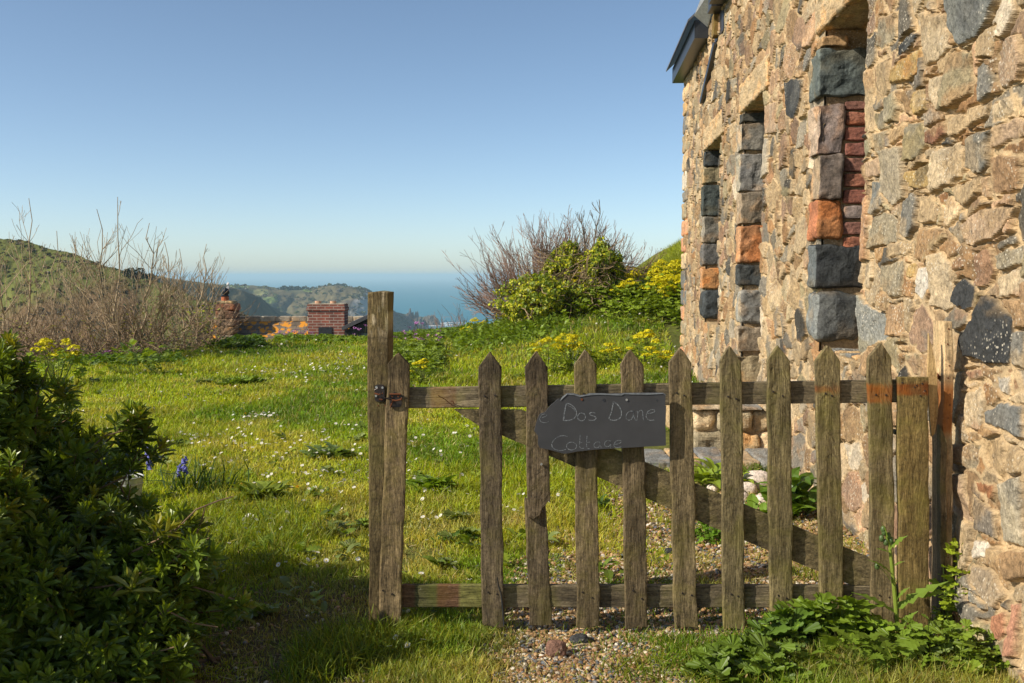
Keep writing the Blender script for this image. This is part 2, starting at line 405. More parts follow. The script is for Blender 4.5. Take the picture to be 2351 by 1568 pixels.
def heath(V,k,pal):
    a=n2(V[...,0],V[...,1],k,5,91); b_=n2(V[...,0],V[...,1],k*.35,4,92); c_=n2(V[...,0],V[...,1],k*3.1,3,93)
    c=np.zeros(V.shape)+np.array(pal[0])
    w=sm(.44,.56,b_)[...,None]; c=c*(1-w)+np.array(pal[1])*w
    w=sm(.52,.62,a)[...,None]; c=c*(1-w)+np.array(pal[2])*w
    w=sm(.60,.68,c_)[...,None]*.6; c=c*(1-w)+np.array(pal[3])*w
    return c*(.75+.5*c_)[...,None]
P_near=[(.085,.076,.028),(.115,.125,.030),(.12,.078,.038),(.040,.048,.016)]
P_far=[(.115,.095,.046),(.115,.120,.045),(.095,.072,.045),(.05,.058,.028)]
L1=[(-520,500,215),(-250,520,205),(0,548,195),(60,553,193),(110,571,190),(165,581,187),(240,611,183),(300,625,180),(345,640,178),(400,658,175),(440,678,172),(480,690,170),(520,704,168),(560,720,165),(600,734,162),(650,748,160),(720,775,158)]
VH=ridge('hillside',L1,95,80,lambda V,x,y: heath(V,.06,P_near),11,1.6,base=-61,power=1.15,gully=.03,cols=420,rows=170,fine=1.1)
L2=[(200,610,560),(345,632,600),(400,641,620),(450,647,640),(500,653,655),(535,660,665),(560,667,672),(590,680,680),(615,702,690),(640,722,700),(670,745,705)]
VM=ridge('hills',L2,260,200,lambda V,x,y: heath(V,.012,P_far),23,5,power=1.3)
fields=[[(520,655),(572,657),(570,661),(540,661)],[(568,665),(615,664),(617,676),(597,678),(585,676)],[(602,682),(637,680),(637,694),(612,697)],[(690,664),(716,664),(716,670),(702,670)]]
def col3(V,x,y):
    c=heath(V,.008,P_far)
    for k,f in enumerate(fields):
        c[inpoly(x,y,f)]=np.array([.17,.22,.060]) if k!=1 else np.array([.19,.19,.075])
    rk=sm(.46,.56,n2(V[...,0],V[...,2],.035,4,5))*sm(790,808,x)*sm(661,668,y)*(1-sm(850,870,x))
    c=c*(1-rk[...,None])+np.array([.36,.34,.30])*rk[...,None]
    return c
L3=[(440,648,1150),(527,655,1150),(570,657,1150),(612,660,1150),(640,663,1150),(692,664,1150),(720,663,1140),(737,659,1130),(753,655.5,1120),(778,655.5,1110),(803,658,1100),(828,660.5,1100),(845,666,1100),(856,674,1100),(868,694,1105),(890,712,1110),(915,722,1115),(935,735,1120),(960,744,1130)]
VL=ridge('headland',L3,420,260,col3,37,10,power=1.5,gully=.07,cols=420,rows=120)
# shore rocks
def rocky(name, px0, px1, ytop, Y, seed):
    A=at(px0,745,Y); B=at(px1,745,Y); wd=B[0]-A[0]; mb=MB()
    gx=np.linspace(0,1,60); gy=np.linspace(0,1,40); GX,GY=np.meshgrid(gx,gy)
    H=at(0,ytop,Y)[2]+60
    e=np.sin(np.pi*GX)**.6*np.sin(np.pi*GY)**.6
    nn=n2(GX*wd,GY*wd*1.2,6./wd,4,seed)
    z=-61+(H+1)*np.clip(e*(.25+1.35*nn*sm(.25,.75,nn+.1)),0,1.2)
    V=np.stack([A[0]+GX*wd,Y+(GY-.5)*wd*1.2,z],-1)
    c=np.tile(np.array([.14,.12,.095]),(V.size//3,1))*(.6+.8*n2(V[...,0],V[...,1],.1,3,4)).reshape(-1,1)
    mb.add(V,grid_f(40,60),c); return struct(mb.build(name,M_hill))
rocky('shore_rocks',925,975,712,1150,3); rocky('shore_rocks',962,1012,726,1230,8)
mb=MB()
for k in range(26):
    px=random.uniform(975,1075); d=random.uniform(1190,1290); P=at(px,740,d); L=random.uniform(8,30); wv=random.uniform(1.2,3.2)
    th=np.linspace(0,1,9); x=P[0]+L*(th-.5); y=d+3*np.sin(th*6+k); hw=wv*np.sin(np.pi*th)+.05
    V=np.concatenate([np.stack([x,y-hw,np.full(9,-59.85)],-1),np.stack([x,y+hw,np.full(9,-59.75)],-1)]); mb.add(V,grid_f(2,9))
M_foam=mat_plain('sea_foam',(.75,.78,.78),.9); tag(mb.build('surf_foam',M_foam),'white lines of surf breaking beside the shore rocks','foam',kind='stuff')

# haze: one closed box of even air
hz=MB(); box(hz,(-15000,-40,-61.9),(15000,28500,16))
m=bpy.data.materials.new('haze_air'); m.use_nodes=True; nt=m.node_tree; nt.nodes.remove(nt.nodes["Principled BSDF"])
pv=nt.nodes.new("ShaderNodeVolumePrincipled"); pv.inputs['Color'].default_value=(.58,.86,1.0,1); pv.inputs['Density'].default_value=HAZE; pv.inputs['Anisotropy'].default_value=0.0
nt.links.new(pv.outputs[0],nt.nodes["Material Output"].inputs['Volume']); M_haze=m
if HAZE>0: tag(hz.build('haze',M_haze),'pale sea haze that fades the headland and the horizon','haze',kind='stuff')
S.cycles.volume_bounces=0

# far trees on the ridges
def leafcloud(mb, c, r, N, size, col, seed, jit=.35, shell=.55):
    g=np.random.default_rng(seed); d=nrm(g.normal(size=(N,3))); q=g.uniform(shell,1,N)**.7
    wob=.75+.5*fbm(d*1.6+seed,3,seed)
    O=np.asarray(c)+d*np.asarray(r)*(q*wob)[:,None]
    Rm=frames(nrm(d+g.normal(0,.7,(N,3))), nrm(g.normal(size=(N,3))))
    cc=np.asarray(col)[None]*g.uniform(1-jit,1+jit,(N,1))*(.7+.6*vn(O*3./max(r),seed))[:,None]
    T=np.array([[0,-.35,0],[.5,-.1,.1],[1,0,0],[.5,.4,.1],[0,.3,0]]); T=np.array([[-.5,0,0],[0,-.38,.06],[.5,0,0],[0,.38,.06]])
    inst(mb,T,{4:[[0,1,2,3]]},O,Rm,size*g.uniform(.6,1.3,N),cc)
ft=[(657,659,1140,13,'leftmost of the three dark wind-shaped trees on the headland skyline'),(672,660,1140,11,'middle one of the three dark trees on the headland skyline'),(687,660,1140,14,'rightmost of the three dark trees on the headland skyline'),(780,653,1108,10,'lone dark tree on the summit of the rocky headland'),(305,617,178,2.4,'larger dark tree on the crest of the near hillside'),(336,630,184,1.8,'smaller dark tree lower down the near hillside crest')]
for px,py,D,h,lab in ft:
    top=at(px,py-3,D); base=top-V3(0,0,h*.9); r=empty('wind_shaped_tree',base)
    tag(r,lab,'tree',group='far trees on the skylines')
    mb=MB(); tube(mb,[base-V3(0,0,h*.4),base+V3(0,0,h*.45)],[h*.05,h*.03],5,(.05,.04,.03)); mb.build('trunk',M_bark,r)
    mb=MB()
    for q in range(4): leafcloud(mb,base+V3((q-1.5)*h*.32,0,h*(.5+.1*(q%2))),(h*.36,h*.4,h*.3),160,h*.16,(.030,.040,.016),int(px)+q)
    mb.build('crown',M_leaf,r)

# scrub on the slopes
def scrub(V,n,size,seed,name,label,pal,tt0=16,quads=14):
    g=np.random.default_rng(seed); r,c,_=V.shape; i=(tt0+(r-tt0-2)*g.random(n)**1.3).astype(int); j=g.integers(0,c-1,n); f=g.random((n,2)); P=V[i,j]+(V[i+1,j]-V[i,j])*f[:,:1]+(V[i,j+1]-V[i,j])*f[:,1:]
    d_=n2(P[:,0],P[:,1],.35/size,3,seed); k=(d_>.46)&(P[:,2]>-58); P=P[k]; n=len(P); w=g.integers(0,len(pal),n); s_=size*g.uniform(.5,1.4,n)
    O=np.repeat(P,quads,0); dd=nrm(g.normal(size=(n*quads,3))); dd[:,2]=np.abs(dd[:,2]); O=O+dd*np.repeat(s_,quads)[:,None]*np.array([.8,.8,.55])
    T=np.array([[-.5,0,0],[0,-.4,.1],[.5,0,0],[0,.4,.1]]); Rm=frames(nrm(g.normal(size=(len(O),3))),nrm(dd+g.normal(0,.6,dd.shape)+V3(0,0,.4)))
    mb=MB(); inst(mb,T,{4:[[0,1,2,3]]},O,Rm,np.repeat(s_,quads)*.75,np.array(pal)[np.repeat(w,quads)]*g.uniform(.6,1.4,(len(O),1))); return tag(mb.build(name,M_leaf),label,'scrub',kind='stuff')
scrub(VH,5200,.5,5,'hillside_scrub','brown and green gorse scrub covering the near hillside',[(.06,.075,.02),(.09,.065,.032),(.11,.115,.028),(.05,.05,.02),(.15,.10,.04)])
scrub(VL,1500,2.6,6,'headland_scrub','low scrub over the headland slopes',[(.09,.09,.04),(.10,.08,.05),(.11,.13,.045)])
# ---------------------------------------------------------------- the stone cottage on the right
PAL=[((.46,.33,.18),5),((.55,.43,.27),5),((.40,.24,.115),4),((.42,.20,.065),1.6),((.26,.25,.215),3),((.16,.165,.16),1.3),((.055,.062,.068),1.0),((.30,.18,.125),1.8),((.33,.29,.17),2.2),((.50,.30,.18),1.6),((.62,.56,.46),.7)]
pw=np.array([p[1] for p in PAL]); pw=pw/pw.sum(); pc=np.array([p[0] for p in PAL])
DK=(.050,.057,.064); BG=(.20,.225,.225); CR=(.56,.45,.29); TN=(.46,.34,.19); OR=(.46,.22,.075); OC=(.48,.33,.11); GT=(.33,.29,.20); PT=(.48,.34,.22); RD=(.27,.13,.075); GY=(.22,.22,.20); SL=(.13,.145,.15)
def A_(pts): return [(1528+.35*x,.35*y) for x,y in pts]
def B_(pts): return [(1528+.35*x,470+.35*y) for x,y in pts]
def C_(pts): return [(1528+.35*x,1019+.35*y) for x,y in pts]
TR=[(A_([(1885,-60),(2215,-60),(2200,0),(2110,195),(2050,250),(1940,305),(1880,200)]),BG,.035),
(A_([(1710,75),(1880,95),(1885,320),(1800,400),(1715,440),(1705,260)]),CR,.03),(A_([(1430,110),(1535,80),(1530,240),(1440,330),(1400,300)]),GT,.025),
(A_([(1268,95),(1330,85),(1335,400),(1268,460)]),SL,.03),(A_([(1540,290),(1640,200),(1700,200),(1655,290),(1590,350),(1520,385)]),DK,.02),
(A_([(1500,450),(1560,390),(1700,310),(1700,480),(1640,520),(1500,550)]),OC,.03),(A_([(1870,420),(1900,340),(2020,330),(2015,600),(1900,720),(1830,740)]),(.34,.29,.17),.035),
(A_([(2050,430),(2120,410),(2180,500),(2170,620),(2070,670)]),GY,.025),(A_([(2190,340),(2260,250),(2351,230),(2400,400),(2351,530),(2230,590),(2185,520)]),PT,.03),
(A_([(1268,480),(1385,440),(1385,840),(1268,890)]),(.56,.42,.24),.02),(A_([(1398,420),(1500,370),(1490,590),(1405,680)]),TN,.028),
(A_([(1530,590),(1630,570),(1612,760),(1580,740)]),(.40,.25,.11),.02),(A_([(1645,590),(1735,580),(1750,720),(1650,765),(1612,700)]),OC,.03),
(A_([(1745,510),(1865,490),(1845,680),(1800,735),(1760,640)]),CR,.025),(A_([(1440,640),(1515,600),(1550,700),(1535,790),(1450,820)]),(.31,.28,.18),.03),
(A_([(2055,260),(2110,185),(2200,170),(2160,380),(2060,390)]),TN,.022),(A_([(1730,850),(1850,785),(1855,890),(1760,965),(1720,950)]),(.33,.15,.085),.03),
(A_([(1862,760),(1975,740),(1985,860),(1885,915)]),TN,.025),(A_([(1992,720),(2145,655),(2135,760),(2020,850),(1988,800)]),TN,.025),(A_([(2160,680),(2300,630),(2330,740),(2180,790)]),CR,.025),
(A_([(2000,900),(2180,830),(2150,1080),(2100,1145),(1978,1120)]),(.19,.195,.18),.035),(A_([(2195,820),(2340,770),(2400,800),(2380,900),(2185,970)]),PT,.03),
(A_([(2158,1030),(2220,995),(2380,1020),(2380,1250),(2155,1275),(2150,1180)]),(.36,.22,.11),.03),(A_([(1785,990),(1965,915),(1970,1100),(1955,1160),(1775,1285),(1763,1130)]),CR,.03),
(A_([(1605,820),(1700,792),(1712,950),(1680,1035),(1602,1065)]),(.34,.28,.14),.03),(A_([(1440,980),(1588,955),(1605,1160),(1595,1300),(1500,1355),(1418,1270),(1422,1110)]),(.44,.38,.27),.035),
(A_([(1268,930),(1290,922),(1300,1180),(1342,1210),(1338,1255),(1268,1260)]),TN,.015),(A_([(1622,1130),(1745,1052),(1755,1238),(1640,1240),(1602,1160)]),OC,.03),
(A_([(1352,1190),(1412,1178),(1418,1380),(1380,1412),(1352,1400)]),BG,.02),(A_([(1268,1310),(1338,1280),(1355,1450),(1338,1700),(1290,1713),(1268,1700)]),(.56,.31,.155),.03),
(A_([(1905,1220),(2068,1162),(2082,1260),(2000,1365),(1920,1338)]),TN,.03),(A_([(2092,1162),(2140,1152),(2142,1308),(2090,1298)]),(.50,.33,.18),.02),
(A_([(1562,1330),(1640,1252),(1688,1290),(1668,1480),(1620,1558),(1552,1540)]),GY,.035),(A_([(1695,1290),(1760,1282),(1808,1370),(1798,1460),(1685,1468)]),TN,.025),
(A_([(1292,920),(1358,906),(1368,1010),(1312,1038)]),(.33,.31,.20),.02),(A_([(1375,870),(1468,852),(1468,958),(1390,1018)]),GT,.02),(A_([(1482,850),(1598,802),(1596,898),(1490,948)]),(.50,.34,.17),.02),
(A_([(1320,1070),(1418,1022),(1422,1150),(1330,1168)]),PT,.02),(A_([(1400,1430),(1450,1380),(1538,1430),(1528,1600),(1400,1618),(1350,1640)]),GT,.028),
(A_([(790,540),(850,510),(915,520),(908,640),(850,790),(800,760)]),DK,.025),(A_([(650,700),(750,660),(745,870),(650,880)]),PT,.025),(A_([(618,910),(690,900),(690,1140),(618,1200)]),(.50,.45,.36),.025),
(B_([(1482,250),(1638,228),(1618,320),(1482,348)]),TN,.025),(B_([(1662,150),(1830,158),(1868,210),(1798,290),(1730,388),(1650,350)]),(.42,.26,.12),.03),(B_([(1955,130),(2100,25),(2360,5),(2250,168),(2150,238),(2005,278)]),PT,.035),
(B_([(1892,358),(1988,332),(2008,408),(1892,438)]),(.34,.20,.11),.028),(B_([(2062,310),(2158,292),(2198,420),(2140,548),(2055,530)]),(.44,.26,.13),.028),(B_([(1268,278),(1298,288),(1298,518),(1268,525)]),(.15,.155,.155),.02),
(B_([(1368,280),(1458,262),(1448,350),(1400,393)]),(.48,.29,.12),.02),(B_([(1312,390),(1368,372),(1388,480),(1360,558),(1308,530)]),CR,.02),(B_([(1450,402),(1588,352),(1578,450),(1558,600),(1500,618),(1442,540)]),GT,.03),
(B_([(1592,390),(1658,382),(1648,478),(1600,480)]),OC,.02),(B_([(1680,412),(1738,402),(1738,558),(1700,632),(1652,590)]),(.62,.60,.55),.02),(B_([(1755,330),(1828,292),(1888,400),(1906,658),(1850,703),(1772,670)]),CR,.03),
(B_([(1928,520),(1985,472),(2058,540),(2043,680),(1990,708),(1903,640)]),DK,.03),(B_([(2130,582),(2180,612),(2318,740),(2298,1060),(2200,1060),(2160,1048),(2012,1000),(2007,870)]),DK,.045),
(B_([(1268,568),(1300,592),(1340,652),(1468,712),(1472,888),(1400,898),(1300,978),(1268,983)]),(.30,.325,.315),.02),(B_([(1482,650),(1588,642),(1598,780),(1578,878),(1472,858)]),(.46,.29,.145),.025),
(B_([(2202,470),(2380,400),(2380,600),(2230,608)]),CR,.025),(B_([(2192,330),(2380,230),(2380,385),(2222,448)]),GT,.025),(B_([(1987,1090),(2098,1077),(2108,1148),(2002,1163)]),(.36,.20,.12),.02),
(B_([(2182,1112),(2308,1122),(2308,1258),(2240,1238)]),(.50,.47,.40),.025),(B_([(2122,1360),(2230,1292),(2380,1320),(2380,1540),(2200,1478),(2132,1440)]),(.20,.22,.225),.035),(B_([(1982,1240),(2100,1182),(2128,1300),(2100,1478),(2000,1468)]),CR,.03),
(B_([(1907,1092),(1978,1092),(1973,1300),(1907,1470)]),GT,.02),(B_([(1542,920),(1658,920),(1658,968),(1562,968)]),(.52,.33,.15),.02),(B_([(2312,832),(2380,812),(2380,1080),(2302,1058)]),GY,.03),
(C_([(1892,202),(1988,192),(2038,518),(1940,488),(1890,420)]),PT,.025),(C_([(2042,342),(2188,442),(2208,628),(2120,598),(2060,558)]),(.24,.215,.185),.03),(C_([(2052,242),(2198,272),(2208,320),(2180,368),(2060,310)]),(.40,.17,.07),.025),
(C_([(2222,262),(2380,190),(2380,680),(2240,638)]),(.50,.45,.33),.035),(C_([(1930,482),(2058,542),(2038,760),(1990,928),(1943,880)]),CR,.025),(C_([(2072,622),(2148,652),(2148,758),(2062,738)]),(.70,.66,.58),.02),
(C_([(2052,782),(2198,832),(2288,1010),(2220,1088),(2062,900)]),(.42,.33,.22),.03),(C_([(2032,942),(2158,1042),(2168,1098),(2052,1040)]),BG,.02),(C_([(2217,1122),(2298,1112),(2308,1250),(2260,1308),(2212,1240)]),(.50,.22,.12),.028),
(C_([(1907,2),(2098,2),(2058,168),(1980,158),(1912,118)]),GT,.025),(C_([(2112,1152),(2198,1172),(2298,1400),(2288,1508),(2102,1418)]),(.46,.40,.22),.03),(C_([(2314,1042),(2390,1040),(2390,1400),(2312,1390)]),(.58,.28,.18),.03)]
WINS=[(5.0,5.83,.845,2.665),(7.66,8.55,.36,2.65),(9.95,11.0,.77,2.635)]
UC=13.05; VT=3.95
# variable grid
ul=[1.8]
while ul[-1]<UC:
    u_=ul[-1]; ul.append(u_+(.012 if u_<2.85 else min(max(u_*u_/3200*1.2,.0042),.03)))
ul=np.array(ul); ul[-1]=UC
for a,b_,_,_ in WINS:
    for e in (a,b_): ul[np.argmin(np.abs(ul-e))]=e
vl=np.concatenate([np.arange(-.1,2.2,.0047),np.arange(2.2,VT+.001,.0075)])
for _,_,a,b_ in WINS:
    for e in (a,b_): vl[np.argmin(np.abs(vl-e))]=e
U,Vv=np.meshgrid(ul,vl); U=U.ravel(); Vv=Vv.ravel(); NP=len(U)
# stones: variable-radius darts in a stretched metric
AX=1.5
g=np.random.default_rng(12)
cu=[];cr=[]
N0=16000
rad=np.sort(np.concatenate([g.uniform(.085,.12,500),g.uniform(.055,.09,3000),g.uniform(.036,.055,N0-3500)]))[::-1]
cand=np.stack([g.uniform(1.6,13.3,N0)/AX,g.uniform(-.25,4.15,N0)],-1)
SX=np.zeros((0,2)); SR=np.zeros(0); bufx=[];bufr=[]
tx=np.empty((N0,2)); trr=np.empty(N0); k_=0
for i in range(N0):
    p=cand[i]; r=rad[i]
    if k_:
        d=np.hypot(tx[:k_,0]-p[0],tx[:k_,1]-p[1])
        if (d<(trr[:k_]+r)*.80).any(): continue
    tx[k_]=p; trr[k_]=r; k_+=1
SX=tx[:k_]; SR=trr[:k_]
# warp
wp=np.stack([U*9,Vv*9,np.zeros(NP)],-1)
wu=U+.030*(fbm(wp,3,1)-.5)*2; wv=Vv+.022*(fbm(wp+31,3,2)-.5)*2
SRx=SR*1.0
ids=np.zeros(NP,int); dist=np.zeros(NP)
cols_u=U.reshape(len(vl),len(ul))[0]
rowsN=len(vl)
I2=np.arange(NP).reshape(rowsN,len(ul))
for c0 in range(0,len(ul),24):
    for r0 in range(0,rowsN,60):
        ii=I2[r0:r0+60,c0:c0+24].ravel(); pu=wu[ii]/AX; pv_=wv[ii]
        sel=np.where((SX[:,0]>pu.min()-.26)&(SX[:,0]<pu.max()+.26)&(SX[:,1]>pv_.min()-.26)&(SX[:,1]<pv_.max()+.26))[0]
        d2=(pu[:,None]-SX[sel,0])**2+(pv_[:,None]-SX[sel,1])**2-(SR[sel]**2)[None]*.9
        k=min(6,len(sel)-1); o=np.argpartition(d2,k,axis=1)[:,:k+1]; dd=np.take_along_axis(d2,o,1); q=np.argsort(dd,1); o=np.take_along_axis(o,q,1); dd=np.take_along_axis(dd,q,1)
        s0=sel[o[:,0]]; e=np.full(len(ii),9.)
        for m_ in range(1,k+1):
            sj=sel[o[:,m_]]; L=np.hypot(SX[s0,0]-SX[sj,0],SX[s0,1]-SX[sj,1]); e=np.minimum(e,(dd[:,m_]-dd[:,0])/(2*L+1e-6))
        ids[ii]=s0; dist[ii]=e
nS=len(SX)
scol=pc[g.choice(len(PAL),nS,p=pw)]; scol=(scol*.62+np.array([.42,.340,.225])*.38*(scol.mean(1,keepdims=True)/.3)**.7)*g.uniform(.66,1.22,(nS,1)); sh=g.uniform(.008,.024,nS); gap=g.uniform(.002,.009,nS)
# traced stones override
tu=U+.010*(fbm(wp*2.2,3,5)-.5)*2; tv=Vv+.010*(fbm(wp*2.2+9,3,6)-.5)*2
tcol=[];th_=[]
cent=[(float(np.interp(0,[0],[0])),)]
scent=np.stack([SX[:,0]*AX,SX[:,1]],-1).tolist()
for n_,(poly,c,h) in enumerate(TR):
    P=np.array([px2wall(x,y) for x,y in poly])
    lo=P.min(0)-.06; hi=P.max(0)+.06
    ii=np.where((U>lo[0])&(U<hi[0])&(Vv>lo[1])&(Vv<hi[1]))[0]
    if not len(ii): scent.append([0,0]); tcol.append(c); th_.append(h); continue
    x=tu[ii]; y=tv[ii]; ins=inpoly(x,y,P.tolist()); dm=np.full(len(ii),9.)
    for a in range(len(P)):
        p0=P[a]; p1=P[(a+1)%len(P)]; dv=p1-p0; t=np.clip(((x-p0[0])*dv[0]+(y-p0[1])*dv[1])/(dv@dv+1e-9),0,1)
        dm=np.minimum(dm,np.hypot((x-p0[0]-t*dv[0])/1.2,y-p0[1]-t*dv[1]))
    own=ins
    dist[ii[~own]]=np.where(ids[ii[~own]]<nS,np.minimum(dist[ii[~own]],dm[~own]),dist[ii[~own]])
    dist[ii[own]]=dm[own]+.004; ids[ii[own]]=nS+n_
    scent.append(list(P.mean(0))); tcol.append(c); th_.append(h)
tcol=np.array(tcol); tcol=tcol*.80+.20*tcol.mean(1,keepdims=True)*np.array([1.12,1.0,.82]); scol=np.concatenate([scol,tcol]); sh=np.concatenate([sh,np.array(th_)*.72]); gap=np.concatenate([gap,np.full(len(TR),.006)]); scent=np.array(scent)
nT=len(scol)
tl=g.normal(0,.10,(nT,2)); al=g.uniform(0,6.28,nT); second=pc[g.choice(len(PAL),nT,p=pw)]; bev=g.uniform(.004,.011,nT)
ns_=fbm(np.stack([U*14,Vv*14,ids*3.7],-1),4,40)-.5; ns2_=fbm(np.stack([U*55,Vv*55,ids*1.3],-1),3,41)-.5
ed=dist-gap[ids]+.012*ns2_+.012*ns_
prof=np.clip(ed/bev[ids],0,1); prof=1-(1-prof)**2.2
du_=U-scent[ids,0]; dv_=Vv-scent[ids,1]
rg_=rdg(np.stack([U*7,Vv*9,ids*2.3],-1),3,48)
facet=np.floor(fbm(np.stack([U*5,Vv*9,ids*2.1],-1),3,44)*7)/7-.5
disp=prof*(sh[ids]+np.clip(tl[ids,0]*du_+tl[ids,1]*dv_,-.014,.014)+.009*ns_+.0055*ns2_+.007*facet+.006*(rg_-.5))
mort=.006*(fbm(np.stack([U*30,Vv*30,U*0],-1),4,60)-.5)*2+.012*(n2(U,Vv,2.2,2,61)-.5)
flush=sm(.50,.62,n2(U,Vv,1.5,2,77))[...]*.012      # mortar smeared nearly flush in places
crev=np.exp(-((ed+.006)/.007)**2)*sm(.42,.5,n2(U,Vv,4.5,2,79))
disp=np.maximum(disp,0)+mort*(1-prof*.6)+flush*(1-prof)*.8-.012*crev
for wi_,(a,b_,v0,v1) in enumerate(WINS):
    inl=(U>a-.20)&(U<b_+.165)&(Vv>v1)&(Vv<v1+.235); inq=(U>=b_)&(U<b_+.17)&(Vv>v0-.0)&(Vv<=v1); disp=np.where(inl|inq,np.minimum(disp,.006),disp)
disp+= .03*(1-sm(0,.5,Vv))
mask=sm(.0,.5,ed/.010)
mot=sm(.5,.66,fbm(np.stack([U*6,Vv*10,ids*1.7],-1),4,70))[:,None]*.55
c=scol[ids]*(1-mot)+second[ids]*mot*.9
fol=np.sin((Vv*np.cos(al[ids]*.25)+U*np.sin(al[ids]*.25))*120+14*ns_)[:,None]
c=c*(1+.05*fol)*(.82+.36*(ns2_[:,None]+.5))*(.85+.3*(ns_[:,None]+.5))
mc=np.array([.50,.385,.235])*(.8+.4*fbm(np.stack([U*20,Vv*20,U*0],-1),3,63))[:,None]
c=mc*.95*(1-mask[:,None])+c*.84*mask[:,None]
Pw=wallw(U,Vv,disp)
F=grid_f(rowsN,len(ul)); cu_=U[F].mean(1); cv_=Vv[F].mean(1); keep=np.ones(len(F),bool)
for a,b_,c0,c1 in WINS: keep&=~((cu_>a)&(cu_<b_)&(cv_>c0)&(cv_<c1))
cot=empty('stone_cottage',wallw(8.,0.,0.)); tag(cot,'tall cottage of golden rubble stone with deep window openings, filling the right side','house')
mb=MB(); mb.add(Pw,F[keep],np.concatenate([c,(.5+.5*mask)[:,None]],1))
# solid body behind (thickness, end wall)
def wb(mb,u0,u1,v0,v1,o0,o1,col): box(mb,(u0,v0,o0),(u1,v1,o1),col,WAX,WORG)
mc_=(.40,.30,.18)
wb(mb,UC-.004,UC+.35,-1.,VT,-6,-.012,mc_)
mb.build('wall',M_stone,cot)
# corner quoins
mb=MB(); v=-.05; k=0
qc=[GT,(.50,.28,.17),TN,GT,(.50,.30,.19),(.16,.17,.17),(.14,.15,.15),CR,(.55,.29,.17),(.52,.30,.18),GT,GY,(.56,.52,.44),CR,GT,(.17,.175,.17),TN,CR,GT,TN]
while v<VT-.03:
    h=random.uniform(.15,.26); h=min(h,VT-v); block(mb,(UC-.10-.16*(k%2),v+.006,-.25),(UC+.33,v+h-.006,.028),WAX,WORG,.03,9,.010,k*3+1,qc[k%len(qc)]); v+=h; k+=1
mb.build('corner_stones',M_stone,cot)
# window / door surrounds
QS=[[ (2.60,2.48,TN,.13),(2.42,2.10,(.075,.09,.088),.30),(2.08,1.77,(.17,.15,.145),.145),(1.76,1.50,(.13,.115,.10),.135),(1.49,1.24,(.42,.17,.035),.15),(1.225,.965,(.042,.047,.05),.29),(.955,.845,(.10,.11,.11),.24)]]
def yz(py,u): return CAMZ+(632-py)/2286.*u*math.cos(TH)
J1=[(106,128,(.38,.25,.13),.11),(132,234,(.085,.105,.105),.24),(251,362,(.20,.165,.155),.105),(366,461,(.15,.125,.11),.095),(464,554,(.32,.145,.06),.105),(564,661,(.036,.041,.045),.24),(669,780,(.085,.093,.096),.22)]
J2=[(268,290,(.05,.06,.065),.2),(292,352,(.17,.165,.15),.2),(361,443,(.21,.21,.205),.2),(448,516,(.22,.185,.14),.2),(520,604,(.33,.16,.075),.2),(608,656,(.055,.062,.065),.2),(664,744,(.20,.20,.19),.2),(750,806,(.24,.20,.15),.2),(815,880,(.28,.235,.15),.2),(884,960,(.45,.40,.31),.2)]
J3=[(352,386,(.04,.048,.052),.2),(390,424,(.25,.22,.14),.2),(429,497,(.06,.075,.075),.2),(501,557,(.15,.145,.13),.2),(559,610,(.14,.14,.14),.2),(615,663,(.40,.21,.09),.2),(666,730,(.05,.06,.068),.2)]
FC_LIT=[{1:(.12,.145,.14),2:(.42,.335,.26),3:(.34,.27,.19),4:(.40,.17,.09),5:(.12,.14,.15),6:(.19,.21,.215)},{1:(.36,.33,.27),2:(.36,.34,.28),3:(.36,.29,.21),4:(.46,.27,.15),6:(.30,.30,.27),7:(.36,.30,.22)},{1:(.36,.30,.19),3:(.28,.26,.22),5:(.44,.26,.14)}]  # front faces paler than the reveals: sunlight put into the stone colour
